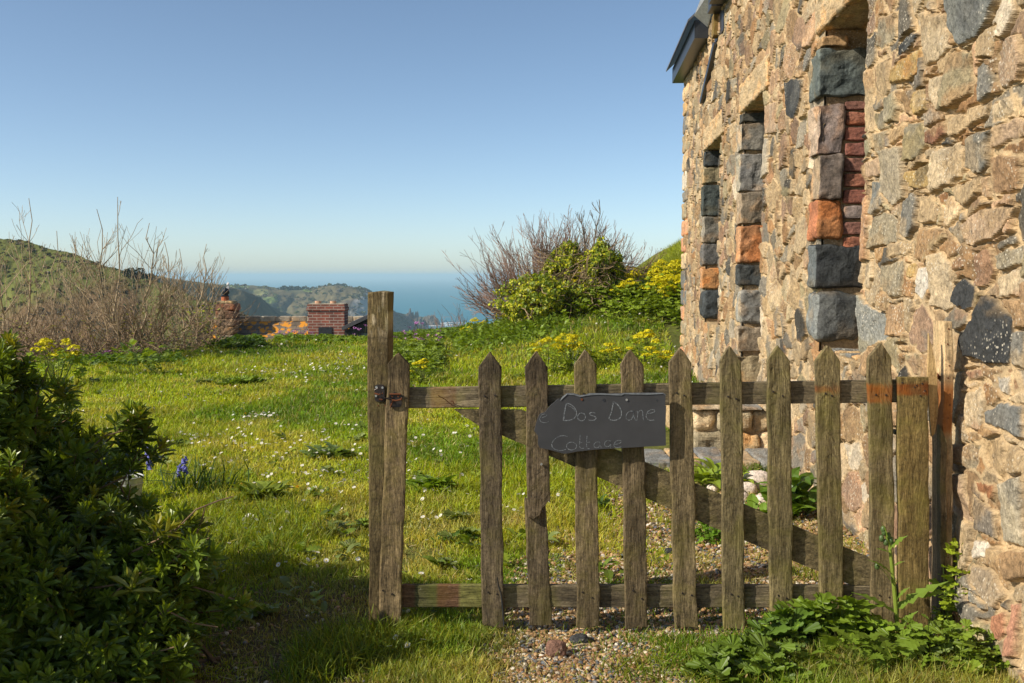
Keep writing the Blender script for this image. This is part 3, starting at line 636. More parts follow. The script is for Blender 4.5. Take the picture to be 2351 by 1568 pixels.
for wi,(a,b_,v0,v1) in enumerate(WINS):
    isd=(wi==1)
    par=MB()
    for k,(y0,y1,cc,dp) in enumerate([J1,J2,J3][wi]):
        z1=min(yz(y0,b_),v1-.004); z0=yz(y1,b_)
        if isd: z0=max(z0,.1)
        block(par,(b_-.030+.009*((k*7)%3-1),z0,-dp),(b_+[.10,.22,.20,.17,.19,.16,.24][k%7],z1,.034+.006*(k%3)),WAX,WORG,[.012,.012,.012,.012,.025,.02,.05][k%7],18,.015,wi*40+k,cc,sc=11,alpha=.0,fcol=FC_LIT[wi].get(k))
    nm='doorway' if isd else 'window'
    r_=MB(); DP=.42
    # reveals: mortar backing, sill, soffit, near jamb
    wb(r_,b_+.012,b_+.05,v0,v1,-DP,-.010,(.36,.26,.15)); wb(r_,a-.03,a+.004,v0,v1,-DP,-.006,(.36,.26,.15)); wb(r_,a-.02,b_+.02,v0-.04,v0+.003,-DP,-.004,(.44,.33,.19))
    surround=r_.build(nm,M_stone,cot)
    par.build('jamb_stones',M_stone,surround)
    lb=MB(); block(lb,(a-.20,v1,-DP),(b_+.17,v1+(.235 if wi==0 else .24),.030),WAX,WORG,.02,22,.009,wi+70,(.47,.365,.225),sc=30); lb.build('lintel',M_stone,surround)
    if wi==0:
        bk=MB(); z=yz(572,b_)
        k=0; zz=[(245,267),(270,300),(303,334),(338,368),(371,403),(405,437),(441,473),(477,508),(513,543),(546,572)]
        for y0,y1 in zz:
            z1=yz(y0,b_); z0=yz(y1,b_)+.006; cc=[(.24,.12,.095),(.30,.13,.085),(.27,.11,.08),(.23,.10,.08)][k%4]
            if k==7: cc=(.25,.21,.20)
            block(bk,(b_-.016,z0,-.40),(b_+.12,z1,-.112-.006*(k%2)),WAX,WORG,.010,8,.005,200+k,cc,sc=30,alpha=.0); k+=1
        bk.build('brick_infill',M_stone,surround)
        sp2=MB()
        for k in range(7): block(sp2,(a+.05+k*.11,v0+.001,-.40),(a+.15+k*.11,v0+.016+.006*(k%3),-.02),WAX,WORG,.012,7,.006,300+k,[(.30,.27,.2),(.5,.36,.2),(.16,.17,.17)][k%3])
        sp2.build('sill_slates',M_stone,surround)
    fr=MB()
    for (x0,x1,y0,y1) in ((a,a+.06,v0,v1),(b_-.06,b_,v0,v1),(a+.06,b_-.06,v0,v0+.06),(a+.06,b_-.06,v1-.06,v1),((a+b_)/2-.02,(a+b_)/2+.02,v0+.06,v1-.06)): wb(fr,x0,x1,y0,y1,-DP-.03,-DP+.03,(1,1,1))
    f_=fr.build('frame',M_frame,surround); gl=MB(); wb(gl,a+.01,b_-.01,v0+.01,v1-.01,-DP-.012,-DP-.006,(1,1,1)); gl.build('pane',M_glass,f_)
mb=MB(); wb(mb,1.8,UC,-.5,VT,-6,-.60,(.1,.1,.1)); mb.build('inner_wall',M_black,cot)
# eaves, gutter boxes and slate roof
mb=MB(); E0=3.80; E1=3.845
wb(mb,10.9,13.4,E0,E0+.19,.015,.165,(1,1,1)); wb(mb,1.8,9.74,E1,E1+.19,.005,.165,(1,1,1)); mb.build('eave_box',M_black,cot)
rf=MB()
def roofp(mb,u0,u1,zb,o0,th,run):
    for (a,b2) in ((u0,u1),):
        q=[]
        for u in (a,b2):
            for (o,z) in ((o0,zb),(o0-run,zb+run*.95)):
                q.append((u,z,o))
        q=np.array(q); b4=np.array([q[0],q[1],q[3],q[2]]); t4=b4+np.array([0,th,0]); hexa(mb,b4@WAX+WORG,t4@WAX+WORG,(.10,.10,.105))
roofp(rf,10.86,13.5,E0+.165,.24,.022,3.4); roofp(rf,1.8,9.70,E1+.20,.24,.022,3.4)
M_roof=mat_attr('slate_roof',.6,.4,25,.7,1.3,.4,.004,50)
rf.build('roof',M_roof,cot)
ld=MB(); q=np.array([(10.86,4.02,.17),(10.86,3.90,.03),(9.76,4.12,.05),(9.74,4.25,.10)]); t=q+np.array([-.012,.004,.006]); hexa(ld,q@WAX+WORG,t@WAX+WORG); ld.build('lead_flashing',M_lead,cot)
hp=MB(); wb(hp,9.80,10.05,3.86,4.10,.02,.13,(1,1,1)); wb(hp,9.78,10.07,3.84,3.862,.015,.135,(1,1,1)); wb(hp,9.78,10.4,3.62,4.1,.012,.020,(1,1,1))
hexa(hp,np.array([(11.3,3.18,.01),(11.36,3.22,.01),(10.3,3.62,.01),(10.2,3.58,.01)])@WAX+WORG,np.array([(11.3,3.18,.05),(11.36,3.22,.05),(10.3,3.62,.05),(10.2,3.58,.05)])@WAX+WORG); hp.build('rainwater_hopper',M_black,cot)
tb=MB(); wb(tb,10.08,10.24,3.64,3.85,.01,.07,(1.5,1.3,1.0)); tb.build('timber_batten',M_post,cot)

# stone step outside the doorway
st=empty('stone_doorstep',at(1680,1045,7.0)); tag(st,'low rubble stone step with slate top below the middle opening of the cottage','step')
mb=MB(); sx0=at(1592,1000,7.)[0]; sx1=1.97
g2=np.random.default_rng(5)
for row,(z0,z1) in enumerate(((0.0,.175),(.175,.325))):
    x=sx0
    while x<sx1:
        wd=g2.uniform(.16,.30); block(mb,(x+.004,7.0+.02*g2.uniform(-1,1),z0),(min(x+wd,sx1+.1)-.004,7.45,z1-.006),np.eye(3),np.zeros(3),.04,11,.016,int(x*100)+row,[CR,GT,TN,(.40,.36,.24)][int(g2.integers(4))]); x+=wd
box(mb,(sx0+.03,7.05,-.05),(sx1,7.6,.318),(.42,.33,.21))
for yy in (7.45,7.9):
    block(mb,(sx0,yy,0),(sx0+.3,yy+.44,.32),np.eye(3),np.zeros(3),.04,11,.016,int(yy*10),TN)
mb.build('rubble',M_stone,st)
mb=MB()
for k in range(4): block(mb,(sx0-.02+.26*k,6.985,.322),(sx0+.23+.26*k,8.0,.352),np.eye(3),np.zeros(3),.012,12,.008,90+k,[(.42,.35,.24),(.24,.235,.22),(.40,.33,.22),(.22,.225,.22)][k])
mb.build('top_slab',M_stone,st)
mb=MB(); xa=at(1478,1045,6.6)[0]
for k in range(6): block(mb,(xa+.19*k,6.5+.05*(k%2)-.02*k,-.03),(xa+.185+.19*k,6.99,.055+.008*(k%3)),np.eye(3),np.zeros(3),.015,10,.008,95+k,[(.20,.215,.22),(.42,.33,.2),(.21,.22,.225),(.36,.28,.18),(.2,.21,.21),(.38,.3,.2)][k])
mb.build('lower_slab',M_stone,st)

# ---------------------------------------------------------------- gate
YG=3.475
def gp(px,py,Y=YG): return at(px,py,Y)
def slab(mb,L0,R0,L1,R1,zt,zb,Y,th,nx=9,ny=90,amp=.0035,seed=0,colf=None,rnd=.004):
    """board: (L0,R0) x of left/right edge at top, (L1,R1) at bottom; zt(s), zb(s) top/bottom height profiles; front at Y, thickness th backwards"""
    s=np.concatenate([[0,.03],np.linspace(.09,.91,nx-2),[.97,1]]); t=np.concatenate([[0,.003],np.linspace(.01,.99,ny),[.997,1]])
    Sg,Tg=np.meshgrid(s,t); zt_=zt(Sg); zb_=zb(Sg); Z=zt_+(zb_-zt_)*Tg
    zT=max(zt(s)); zB=min(zb(s)); q=(zT-Z)/(zT-zB)
    wob=.003*(vn(np.stack([q*9,q*0+seed,q*0],-1),seed)-.5)*2
    Lx=L0+(L1-L0)*q+wob; Rx=R0+(R1-R0)*q+wob*.6+.0025*(vn(np.stack([q*14,q*0+seed+3,q*0],-1),seed+3)-.5)*2
    X=Lx+(Rx-Lx)*Sg
    d=(fbm(np.stack([X*38,q*0,Z*9+seed*7.1],-1),4,seed)-.5)*2*amp+(fbm(np.stack([X*70,q*0,Z*60+seed*7.1],-1),3,seed+1)-.5)*amp*1.2
    es=np.minimum(Sg,1-Sg); et=np.minimum(Tg,1-Tg); rr=np.where(es<.001,rnd,np.where(es<.04,rnd*.25,0))+np.where(et<.001,rnd,0)
    Yf=Y+d+rr; Yb=Y+th-rr*.6
    fr=np.stack([X,Yf,Z],-1); bk=np.stack([X,Yb,Z],-1); ny_,nx_=X.shape
    c=np.ones((ny_,nx_,4)) if colf is None else colf(Sg,q,X,Z)
    F=grid_f(ny_,nx_); n=ny_*nx_
    per=[i for i in range(nx_)]+[i*nx_+nx_-1 for i in range(1,ny_)]+[(ny_-1)*nx_+i for i in range(nx_-2,-1,-1)]+[i*nx_ for i in range(ny_-2,0,-1)]
    side=[[per[i],per[(i+1)%len(per)],per[(i+1)%len(per)]+n,per[i]+n] for i in range(len(per))]
    mb.add(np.concatenate([fr.reshape(-1,3),bk.reshape(-1,3)]),np.concatenate([F,F[:,::-1]+n,np.array(side)]),np.concatenate([c.reshape(-1,4)]*2))
def pxx(px,Y=YG): return (px-1175.5)/2286.*Y*1.0
def pxz(py,Y=YG):
    return at(1175,py,Y)[2]
def gx(px,py,Y=YG): return at(px,py,Y)[0]
def rustband(z0,z1,seed=0,amt=.9,base=(1,1,1)):
    def f(Sg,q,X,Z):
        c=np.ones(X.shape+(4,)); c[...,:3]=np.array(base)
        c[...,:3]*= (.75+.5*fbm(np.stack([X*20,Z*3,X*0],-1),3,seed))[...,None]
        nz=(fbm(np.stack([X*40,Z*12,X*0],-1),3,seed+4)-.5)*.008
        for (a,b) in ((z0,z1),):
            k=sm(a-.003,a+.003,Z+nz)*(1-sm(b-.003,b+.004,Z+nz)); c[...,3]=1-k*amt*(.55+.6*vn(np.stack([X*60,Z*60,X*0],-1),seed))
        c[...,3]=np.clip(c[...,3],0,1); return c
    return f
def tone(base,seed,darktop=None):
    def f(Sg,q,X,Z):
        c=np.ones(X.shape+(4,)); c[...,:3]=np.array(base)*(.72+.56*fbm(np.stack([X*14,Z*3.2,X*0+seed],-1),3,seed))[...,None]
        if darktop:
            k=sm(darktop[0],darktop[0]+.012,Z)*(1-sm(darktop[1]-.01,darktop[1],Z)); c[...,:3]*=(1-.45*k)[...,None]
        return c
    return f
def one(name,mat,par,p,r,h,n):
    q=MB(); disc(q,p,(0,1,0),r,h,n); return q.build(name,mat,par)
gate=empty('wooden_gate',gp(1500,1465)); tag(gate,'weathered brown picket gate with pointed tops and a diagonal brace, closed across the path','gate')
PK=[ # peak y, shoulder y, L0,R0 (at shoulder), L1,R1 bottom, bottom y, front depth
 (808,836,891,942,867,918,1440,YG-.004),(806,843,1098,1150,1107,1158,1440,YG),None,(800,838,1319,1369,1325,1378,1441,YG+.002),(800,838,1423,1476,1438,1489,1443,YG),
 (796,833,1534,1587,1549,1602,1443,YG-.002),(793,830,1652,1702,1662,1712,1446,YG),(792,828,1761,1814,1770,1823,1448,YG),(790,828,1873,1928,1883,1938,1450,YG+.001),(786,822,1993,2048,2002,2056,1446,YG)]
tn=[(1.05,.95,.80),(.80,.76,.74),None,(.98,.92,.80),(.86,.80,.72),(1.,.95,.82),(1.0,1.0,.82),(1.0,1.0,.78),(1.05,1.03,.80),(1.,.96,.78)]
PT_=.020
for k,p in enumerate(PK):
    if p is None: continue
    pk,shd,L0,R0,L1,R1,bt,Y=p
    zs=pxz(shd,Y); zp=pxz(pk,Y); zb=pxz(bt,Y); o=.5+random.uniform(-.05,.05)
    zt=lambda s,zs=zs,zp=zp,o=o: zs+(zp-zs)*np.minimum(s/o,(1-s)/(1-o))
    zbf=lambda s,zb=zb,k=k: zb+0*s+.004*np.sin(s*5+k)
    if k==9: cf=rustband(pxz(925,Y),pxz(884,Y),k,1.0,tn[k])
    elif k==8: cf=rustband(pxz(902,Y),pxz(888,Y),k,.6,tn[k])
    else: cf=tone(tn[k],k,(pxz(875,Y),pxz(815,Y)) if k in (0,1) else None)
    mb=MB(); slab(mb,gx(L0,shd,Y),gx(R0,shd,Y),gx(L1,bt,Y),gx(R1,bt,Y),zt,zbf,Y,PT_,seed=k+1,colf=cf)
    o_=mb.build('picket',M_woodv,gate)
    # nail holes as short recessed heads
    for (fx,yy) in ((.35,905),(.72,912),(.3,1362),(.7,1369)):
        xx=L0+(R0-L0)*fx if yy<1000 else L1+(R1-L1)*fx; one('nail',M_iron,o_,at(xx+random.uniform(-4,4),yy+random.uniform(-6,6),Y-.0025),.0034,.004,8)
# broken picket: upper and lower pieces
Y=YG-.001
mb=MB(); zs,zp=pxz(843,Y),pxz(804,Y)
slab(mb,gx(1205,843,Y),gx(1256,843,Y),gx(1213,1160,Y),gx(1265,1160,Y),lambda s: zs+(zp-zs)*np.minimum(s/.48,(1-s)/.52),lambda s: pxz(1190,Y)+(pxz(1152,Y)-pxz(1190,Y))*sm(.30,.95,s)+.004*np.sin(s*23),Y-.004,PT_,seed=23,colf=tone((.78,.72,.70),3,(pxz(880,Y),pxz(815,Y))))
o_=mb.build('broken_picket',M_woodv,gate); o_['label']='picket snapped two thirds of the way down, upper piece split away'
mb=MB(); slab(mb,gx(1203,1148,Y),gx(1253,1148,Y),gx(1217,1440,Y),gx(1269,1440,Y),lambda s: pxz(1148,Y)-.012*sm(.2,.4,s)+.004*np.sin(s*31),lambda s: pxz(1440,Y)+0*s,Y+.0165,PT_*.8,ny=60,seed=24,colf=tone((.72,.68,.66),4))
mb.build('broken_picket',M_woodv,gate)
# cracked foot of the second picket: a dark sliver groove
mb=MB(); pts=[(1141,1325),(1144,1345),(1150,1362),(1153,1385),(1156,1418),(1157,1438)]
tube(mb,[at(x,y,YG-.0006) for x,y in pts],[.0008,.0018,.0022,.003,.0032,.0025],5); mb.build('crack',M_black,gate)
# wide end board
mb=MB(); Y=YG-.003; slab(mb,gx(2061,867,Y),gx(2131,867,Y),gx(2066,1445,Y),gx(2136,1445,Y),lambda s: pxz(866,Y)+0*s,lambda s: pxz(1445,Y)+.003*np.sin(s*9),Y,.022,nx=13,amp=.002,seed=31,colf=rustband(pxz(908,Y),pxz(880,Y),31,.95,(1.15,1.12,.88)))
o_=mb.build('end_board',M_post,gate); o_['label']='wider flat-topped board at the hinge end with a rust stain'
for (x,y) in ((2072,879),(2105,885),(2118,881),(2124,897),(2114,909),(2100,889)): one('nail',M_iron,o_,at(x,y,Y-.002),.003,.004,8)
# rails and brace behind the pickets
def board(name,tl,tr,br,bl,Y,th,mat,colf=None,seed=0,nx=160,ny=10):
    P=[gp(*q,Y) for q in (tl,tr,br,bl)]
    s=np.linspace(0,1,nx); t=np.concatenate([[0],np.linspace(.04,.96,ny),[1]]); Sg,Tg=np.meshgrid(s,t)
    top=P[0]+(P[1]-P[0])*Sg[...,None]; bot=P[3]+(P[2]-P[3])*Sg[...,None]; Q=top+(bot-top)*Tg[...,None]
    d=(fbm(np.stack([Q[...,0]*9,Q[...,0]*0,Q[...,2]*38],-1),4,seed)-.5)*.003
    e=np.where((Tg<.001)|(Tg>.999),.003,0); Q[...,1]=Y+d+e; Bk=Q.copy(); Bk[...,1]=Y+th-e
    ny_,nx_=Sg.shape; n=ny_*nx_; F=grid_f(ny_,nx_); per=[i for i in range(nx_)]+[i*nx_+nx_-1 for i in range(1,ny_)]+[(ny_-1)*nx_+i for i in range(nx_-2,-1,-1)]+[i*nx_ for i in range(ny_-2,0,-1)]
    side=np.array([[per[i],per[(i+1)%len(per)],per[(i+1)%len(per)]+n,per[i]+n] for i in range(len(per))])
    c=np.ones(Sg.shape+(4,)) if colf is None else colf(Sg,Tg,Q[...,0],Q[...,2])
    mb=MB(); mb.add(np.concatenate([Q.reshape(-1,3),Bk.reshape(-1,3)]),np.concatenate([F,F[:,::-1]+n,side]),np.concatenate([c.reshape(-1,4)]*2)); return mb.build(name,mat,gate)
YR=YG+PT_+.001
def railcol(Sg,Tg,X,Z):
    ux=1175.5+X/YR*2286; c=np.ones(X.shape+(4,)); c[...,:3]*= (.85+.4*fbm(np.stack([X*6,Z*30,X*0],-1),3,8))[...,None]
    k=sm(983,990,ux)*(1-sm(1044,1047,ux)); c[...,:3]*=1+.35*k[...,None]; c[...,3]=1-.28*k
    k=sm(1045,1048,ux)*(1-sm(1098,1104,ux)); c[...,:3]*=1+.5*k[...,None]
    return c
def railcol2(Sg,Tg,X,Z):
    ux=1175.5+X/YR*2286; c=np.ones(X.shape+(4,)); c[...,:3]*=(.75+.4*fbm(np.stack([X*6,Z*30,X*0],-1),3,18))[...,None]
    for a,b,m_,r in ((918,946,(1.1,.8,.7),.15),(946,1001,(.8,.95,.6),0),(1001,1052,(.85,.62,.6),.12),(1052,1105,(1.1,1.3,.65),0)):
        k=(sm(a-1,a+1,ux)*(1-sm(b-1,b+1,ux)))[...,None]; c[...,:3]=c[...,:3]*(1+(np.array(m_)-1)*k); c[...,3]-=r*k[...,0]
    return c
board('top_rail',(905,891),(2064,872),(2064,924),(905,938),YR,.024,M_woodh,railcol,51)
board('bottom_rail',(905,1344),(2064,1345),(2064,1396),(905,1395),YR,.024,M_woodh,railcol2,52)
board('brace',(1043,939.5),(2000,1281),(2000,1362),(1043,941.),YR,.02,M_woodd,tone((.95,.92,.78),9),53) if False else None
def brace():
    Yb=YR+.0005
    pts=[(1043,940.5),(1196,941.5),(1407,1030),(1998,1282),(1998,1343.5),(1955,1343.5),(1881,1313),(1598,1194),(1208,1023),(1100,978)]
    from mathutils.geometry import tessellate_polygon
    P=np.array([gp(x,y,Yb) for x,y in pts]); tri=tessellate_polygon([[Vector(p) for p in P]])
    n=len(P); mb=MB(); B=P+V3(0,.02,0); f=[list(t) for t in tri]
    nn=np.cross(P[f[0][1]]-P[f[0][0]],P[f[0][2]]-P[f[0][0]])
    if nn[1]>0: f=[t[::-1] for t in f]
    f+= [[a+n for a in t[::-1]] for t in f]; f+=[[i,(i+1)%n,(i+1)%n+n,i+n] for i in range(n)]
    mb.add(np.concatenate([P,B]),f,np.tile((.98,.95,.78,1),(2*n,1))); return mb.build('brace',M_woodd,gate)
brace()
# two bent nails on the top rail, nail on the broken picket
mb=MB(); tube(mb,[at(1042,934,YR+.004),at(1022,917,YR-.012),at(1006,908,YR-.028)],.0013,6); mb.build('bent_nail',M_rust,gate)
mb=MB(); tube(mb,[at(1042,928,YR+.003),at(1041,922,YR-.012),at(1035,921,YR-.014)],.0013,6); mb.build('bent_nail',M_rust,gate)
mb=MB(); disc(mb,at(1243,1066,YG-.012),(0,1,0),.0045,.003,10); tube(mb,[at(1243,1066,YG-.010),at(1243,1066,YG+.01)],.002,6); mb.build('screw',M_zinc,gate)
# hinge strap and spring at the post side
mb=MB(); 
for k in range(4): disc(mb,at(2052.5+k*2.4,991+k*.6,YG+.03),(1,0,0),.010,.003,10)
mb.build('hinge_spring',M_iron,gate)
# latch staple plate on the first picket + hook
lt=MB(); Yl=YG-.008
def plate(mb,x0,y0,x1,y1,Y,th): 
    a=at(x0,y0,Y); b=at(x1,y1,Y); lo=np.minimum(a,b); hi=np.maximum(a,b); hi[1]=lo[1]+th; c=.15
    X0,X1,Z0,Z1=lo[0],hi[0],lo[2],hi[2]; k=(X1-X0)*.16
    P=np.array([[X0+k,Z0],[X1-k,Z0],[X1,Z0+k],[X1,Z1-k],[X1-k,Z1],[X0+k,Z1],[X0,Z1-k],[X0,Z0+k]])
    v=np.concatenate([np.c_[P[:,0],np.full(8,lo[1]),P[:,1]],np.c_[P[:,0],np.full(8,hi[1]),P[:,1]]]); f=[[0,1,2,3],[0,3,4,7],[4,5,6,7]]+[[a+8 for a in q[::-1]] for q in ([0,1,2,3],[0,3,4,7],[4,5,6,7])]+[[i+8,(i+1)%8+8,(i+1)%8,i] for i in range(8)]
    mb.add(v,f)
plate(lt,894,903,922,935,Yl,.003)
latch=lt.build('latch_plate',M_iron,gate)
lt=MB(); tube(lt,[at(896,917,Yl-.012),at(909,920,Yl-.014),at(921,917,Yl-.012),at(922,914,Yl)],.003,6); tube(lt,[at(902,920,Yl-.012),at(897,932,Yl-.004),at(897,935,Yl)],.0025,6); tube(lt,[at(894,905,Yl-.004),at(920,905,Yl-.004)],.003,6); lt.build('latch_bolt',M_rust,latch)
lt=MB(); tube(lt,[at(860,896,Yl-.014),at(868,891,Yl-.018),at(873,897,Yl-.018),at(876,908,Yl-.018),at(884,914,Yl-.02),at(892,916,Yl-.016),at(900,917,Yl-.012)],.0028,7); lt.build('latch_hook',M_zinc if False else M_iron,latch)
for (x,y) in ((900,910),(914,910)): one('screw',M_rust,latch,at(x,y,Yl-.003),.0035,.003,9)

# left gate post
gpost=empty('gate_post',at(868,1470,3.6)); tag(gpost,'tall square sawn timber post at the latch side, taller than the gate','post',group='gate posts')
mb=MB(); Yp=3.522
def postcol(Sg,q,X,Z):
    c=np.ones(X.shape+(4,)); c[...,:3]*= (.8+.35*fbm(np.stack([X*25,Z*2,X*0],-1),3,5))[...,None]
    lk=sm(.60,.68,fbm(np.stack([X*90,Z*16,X*0],-1),3,6))*sm(1.02,1.12,Z)*.8
    c[...,:3]=c[...,:3]*(1-lk[...,None])+lk[...,None]*np.array([2.6,2.9,4.2])
    d=sm(pxz(925),pxz(910),Z)*0; k=(1-sm(.84,.9,Z))*sm(.70,.80,Z); c[...,:3]*=(1-.3*k)[...,None]
    ln=(np.abs(((Z*5.2)%1)-.5)<.012); c[...,:3]*=np.where(ln,.65,1)[...,None]
    return c
slab(mb,gx(843,670,Yp),gx(892,670,Yp),gx(848,1465,Yp),gx(897,1465,Yp),lambda s: pxz(670,Yp)-.002*np.cos(s*6),lambda s: pxz(1490,Yp)+0*s,Yp,.15,nx=12,ny=220,amp=.0016,seed=61,colf=postcol,rnd=.003)
mb.build('post',M_post,gpost)
lt=MB(); plate(lt,860,883,883,922,Yp-.005,.003); pl_=lt.build('latch_keep',M_iron,gpost)
lt=MB(); tube(lt,[at(860,903,Yp-.016),at(870,906,Yp-.02),at(879,903,Yp-.016)],.003,6); tube(lt,[at(870,917,Yp-.010),at(878,918,Yp-.010)],.0035,6); lt.build('rusty_staple',M_rust,pl_)
for (x,y) in ((864,889),(878,890),(863,909)): one('screw',M_zinc,pl_,at(x,y,Yp-.008),.0042,.003,10)
for (x,y) in ((868,931),(884,931)): one('nail',M_rust,gpost,at(x,y,Yp-.0015),.0025,.004,8)
# right post against the wall
rp=empty('gate_post',at(2165,1420,3.56)); tag(rp,'slim bleached timber post fixed against the cottage wall beside the gate hinges','post',group='gate posts')
Yr=3.515
x0=gx(2168,740,Yr); x1=gx(2187.5,740,Yr); yb_=Yr+.095
def pc2(Sg,q,X,Z):
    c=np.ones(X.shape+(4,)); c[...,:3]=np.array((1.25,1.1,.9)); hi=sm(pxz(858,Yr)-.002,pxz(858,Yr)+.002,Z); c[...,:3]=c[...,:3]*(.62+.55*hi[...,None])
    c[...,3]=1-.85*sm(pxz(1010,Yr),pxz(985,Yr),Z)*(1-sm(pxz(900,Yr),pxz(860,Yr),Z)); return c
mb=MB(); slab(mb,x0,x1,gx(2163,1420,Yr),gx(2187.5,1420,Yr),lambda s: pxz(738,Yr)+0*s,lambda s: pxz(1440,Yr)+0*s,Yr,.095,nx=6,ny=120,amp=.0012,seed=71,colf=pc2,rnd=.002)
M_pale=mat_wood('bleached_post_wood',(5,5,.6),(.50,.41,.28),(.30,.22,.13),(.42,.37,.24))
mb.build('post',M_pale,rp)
for (y) in (755,790,840,868,905,930,960,1280): one('nail',M_rust,rp,at(2178+random.uniform(-3,4),y,Yr-.002),.0028,.004,8)
nh=MB(); tube(nh,[at(2150,862,Yr+.03),at(2157,868,Yr+.05)],[.009,.006],9); nh.build('bolt',M_rust,rp)
mb=MB(); slab(mb,gx(2150,1000,Yr+.02),gx(2166,1000,Yr+.02),gx(2150,1420,Yr+.02),gx(2163,1420,Yr+.02),lambda s: pxz(975,Yr)-.06*s,lambda s: pxz(1430,Yr)+0*s,Yr-.01,.03,nx=5,ny=60,seed=73,colf=tone((.9,.85,.8),5)); mb.build('packing_board',M_woodv,rp)
def poly_ext(mb,pts,Y,th,col=(1,1,1,1),jit=0):
    from mathutils.geometry import tessellate_polygon
    P=np.array([at(x,y,Y) for x,y in pts]); tri=[list(t) for t in tessellate_polygon([[Vector(p) for p in P]])]; n=len(P)
    nn=np.cross(P[tri[0][1]]-P[tri[0][0]],P[tri[0][2]]-P[tri[0][0]])
    if nn[1]>0: tri=[t[::-1] for t in tri]
    P[:,1]+=jit*(vn(P*60)-.5); B=P+V3(0,th,0)
    mb.add(np.concatenate([P,B]),tri+[[a+n for a in t[::-1]] for t in tri]+[[i+n,(i+1)%n+n,(i+1)%n,i] for i in range(n)],np.tile(col,(2*n,1)))
mb=MB(); poly_ext(mb,[(2133,765),(2136,783),(2141,803),(2146,822),(2149,850),(2153,868),(2152,905),(2154,940),(2151,968),(2147,996),(2140,1002),(2137,985),(2134,940),(2132.5,900),(2131.5,850),(2132.5,810)],YG+.035,.012,(1.3,1.15,.8,.8),.01); o_=mb.build('splintered_board',M_pale,rp); o_['label']='split sliver of raw timber with a jagged pointed top'

# slate sign
sg=empty('slate_sign',at(1400,970,YG-.02)); tag(sg,'broken dark slate sign chalked Dos Dane Cottage, screwed to the pickets of the gate','sign')
def K(x,y): return (1206.9+x*.14670,885.6+y*.14670)     # crop -> photograph
YS=YG-.031
sp0=[K(*p) for p in [(545,212),(580,170),(650,120),(760,120),(850,150),(940,142),(1000,118),(1180,118),(1300,125),(1500,122),(1540,115),(1700,112),(1900,112),(2150,112),(2190,135),(2185,300),(2200,320),(2190,600),(2195,936),(1865,955),(1560,972),(1310,985),(1080,1000),(800,1030),(640,1062),(590,1062),(400,1010),(215,968),(190,900),(195,830),(190,780),(135,710),(160,600),(200,480),(230,440),(310,412),(350,350),(400,300),(455,255),(480,225),(520,205)]]
mb=MB(); poly_ext(mb,sp0,YS,.010); slate=mb.build('slate',M_slate,sg)
def bevel_edge():
    mb=MB(); top=[sp0[i] for i in range(0,15)]
    a=np.array([at(x,y,YS) for x,y in top]); b=np.array([at(x,y+3.6+1.2*math.sin(i*2.3),YS-.0022) for i,(x,y) in enumerate(top)]); c=np.array([at(x,y-.5,YS+.010) for x,y in top])
    n=len(top); mb.add(np.concatenate([c,a,b]),[[i,i+1,i+1+n,i+n] for i in range(n-1)]+[[i+n,i+1+n,i+1+2*n,i+2*n] for i in range(n-1)]); return mb.build('chipped_edge',mat_plain('chipped_slate',(.10,.11,.118),.7,0,.3,60,.4),slate)
bevel_edge()
def arc(cx,cy,rx,ry,a0,a1,n=14): return [(cx+rx*math.cos(R(a)),cy-ry*math.sin(R(a))) for a in np.linspace(a0,a1,n)]
ST=[ # chalk strokes in crop coordinates, width
 ([(228,440),(262,448)],9),([(255,500),(300,485),(335,470),(325,448),(285,440),(240,470),(218,520),(232,560),(280,580),(335,575),(365,555)],8),
 ([(640,272),(622,340),(605,430),(597,500),(590,548)],18),([(645,275),(700,290),(755,330),(790,385),(800,430),(785,480),(745,522),(690,540),(595,546)],15),([(655,310),(700,325),(745,355),(775,400)],7),
 (arc(875,488,62,62,100,470,22),13),([(1092,430),(1060,418),(1015,420),(995,440),(1020,462),(1070,475),(1105,500),(1090,530),(1040,545),(985,535)],13),
 ([(1372,250),(1362,310),(1350,390),(1330,450),(1300,515)],17),([(1378,250),(1430,285),(1475,340),(1500,400),(1500,460),(1475,505),(1430,535),(1370,545),(1318,530),(1300,512)],16),
 ([(1690,400),(1640,395),(1595,420),(1570,470),(1575,520),(1610,542),(1655,530),(1680,480),(1690,400)],10),([(1688,400),(1690,470),(1705,515),(1722,545)],10),
 ([(1745,395),(1755,440),(1750,500),(1740,548)],10),([(1752,440),(1780,390),(1815,378),(1832,410),(1835,480),(1842,525),(1860,545)],10),
 ([(1888,432),(1950,432),(2005,418),(2025,390),(2005,372),(1960,375),(1915,400),(1890,440),(1885,485),(1910,525),(1955,545),(2015,535)],13),
 ([(655,795),(610,780),(540,785),(470,820),(425,870),(405,920),(420,965),(465,1000),(530,1015),(590,1010),(630,995)],11),
 (arc(718,945,80,62,80,445,24),11),([(852,770),(848,850),(843,930),(850,970),(880,985),(915,978)],11),([(845,895),(890,885)],8),([(962,770),(955,860),(952,940),(965,980),(1000,988)],10),([(950,890),(1000,882)],8),
 ([(1160,880),(1105,880),(1070,910),(1068,950),(1100,975),(1140,965),(1165,930),(1165,880)],9),([(1165,885),(1170,945),(1190,975)],9),
 ([(1330,865),(1280,855),(1240,885),(1235,930),(1265,960),(1305,950),(1330,910),(1335,862)],10),([(1335,865),(1330,930),(1335,980)],10),
 ([(1385,915),(1440,912),(1490,890),(1500,865),(1465,852),(1415,865),(1385,905),(1382,945),(1415,970),(1470,965),(1500,950)],11)]
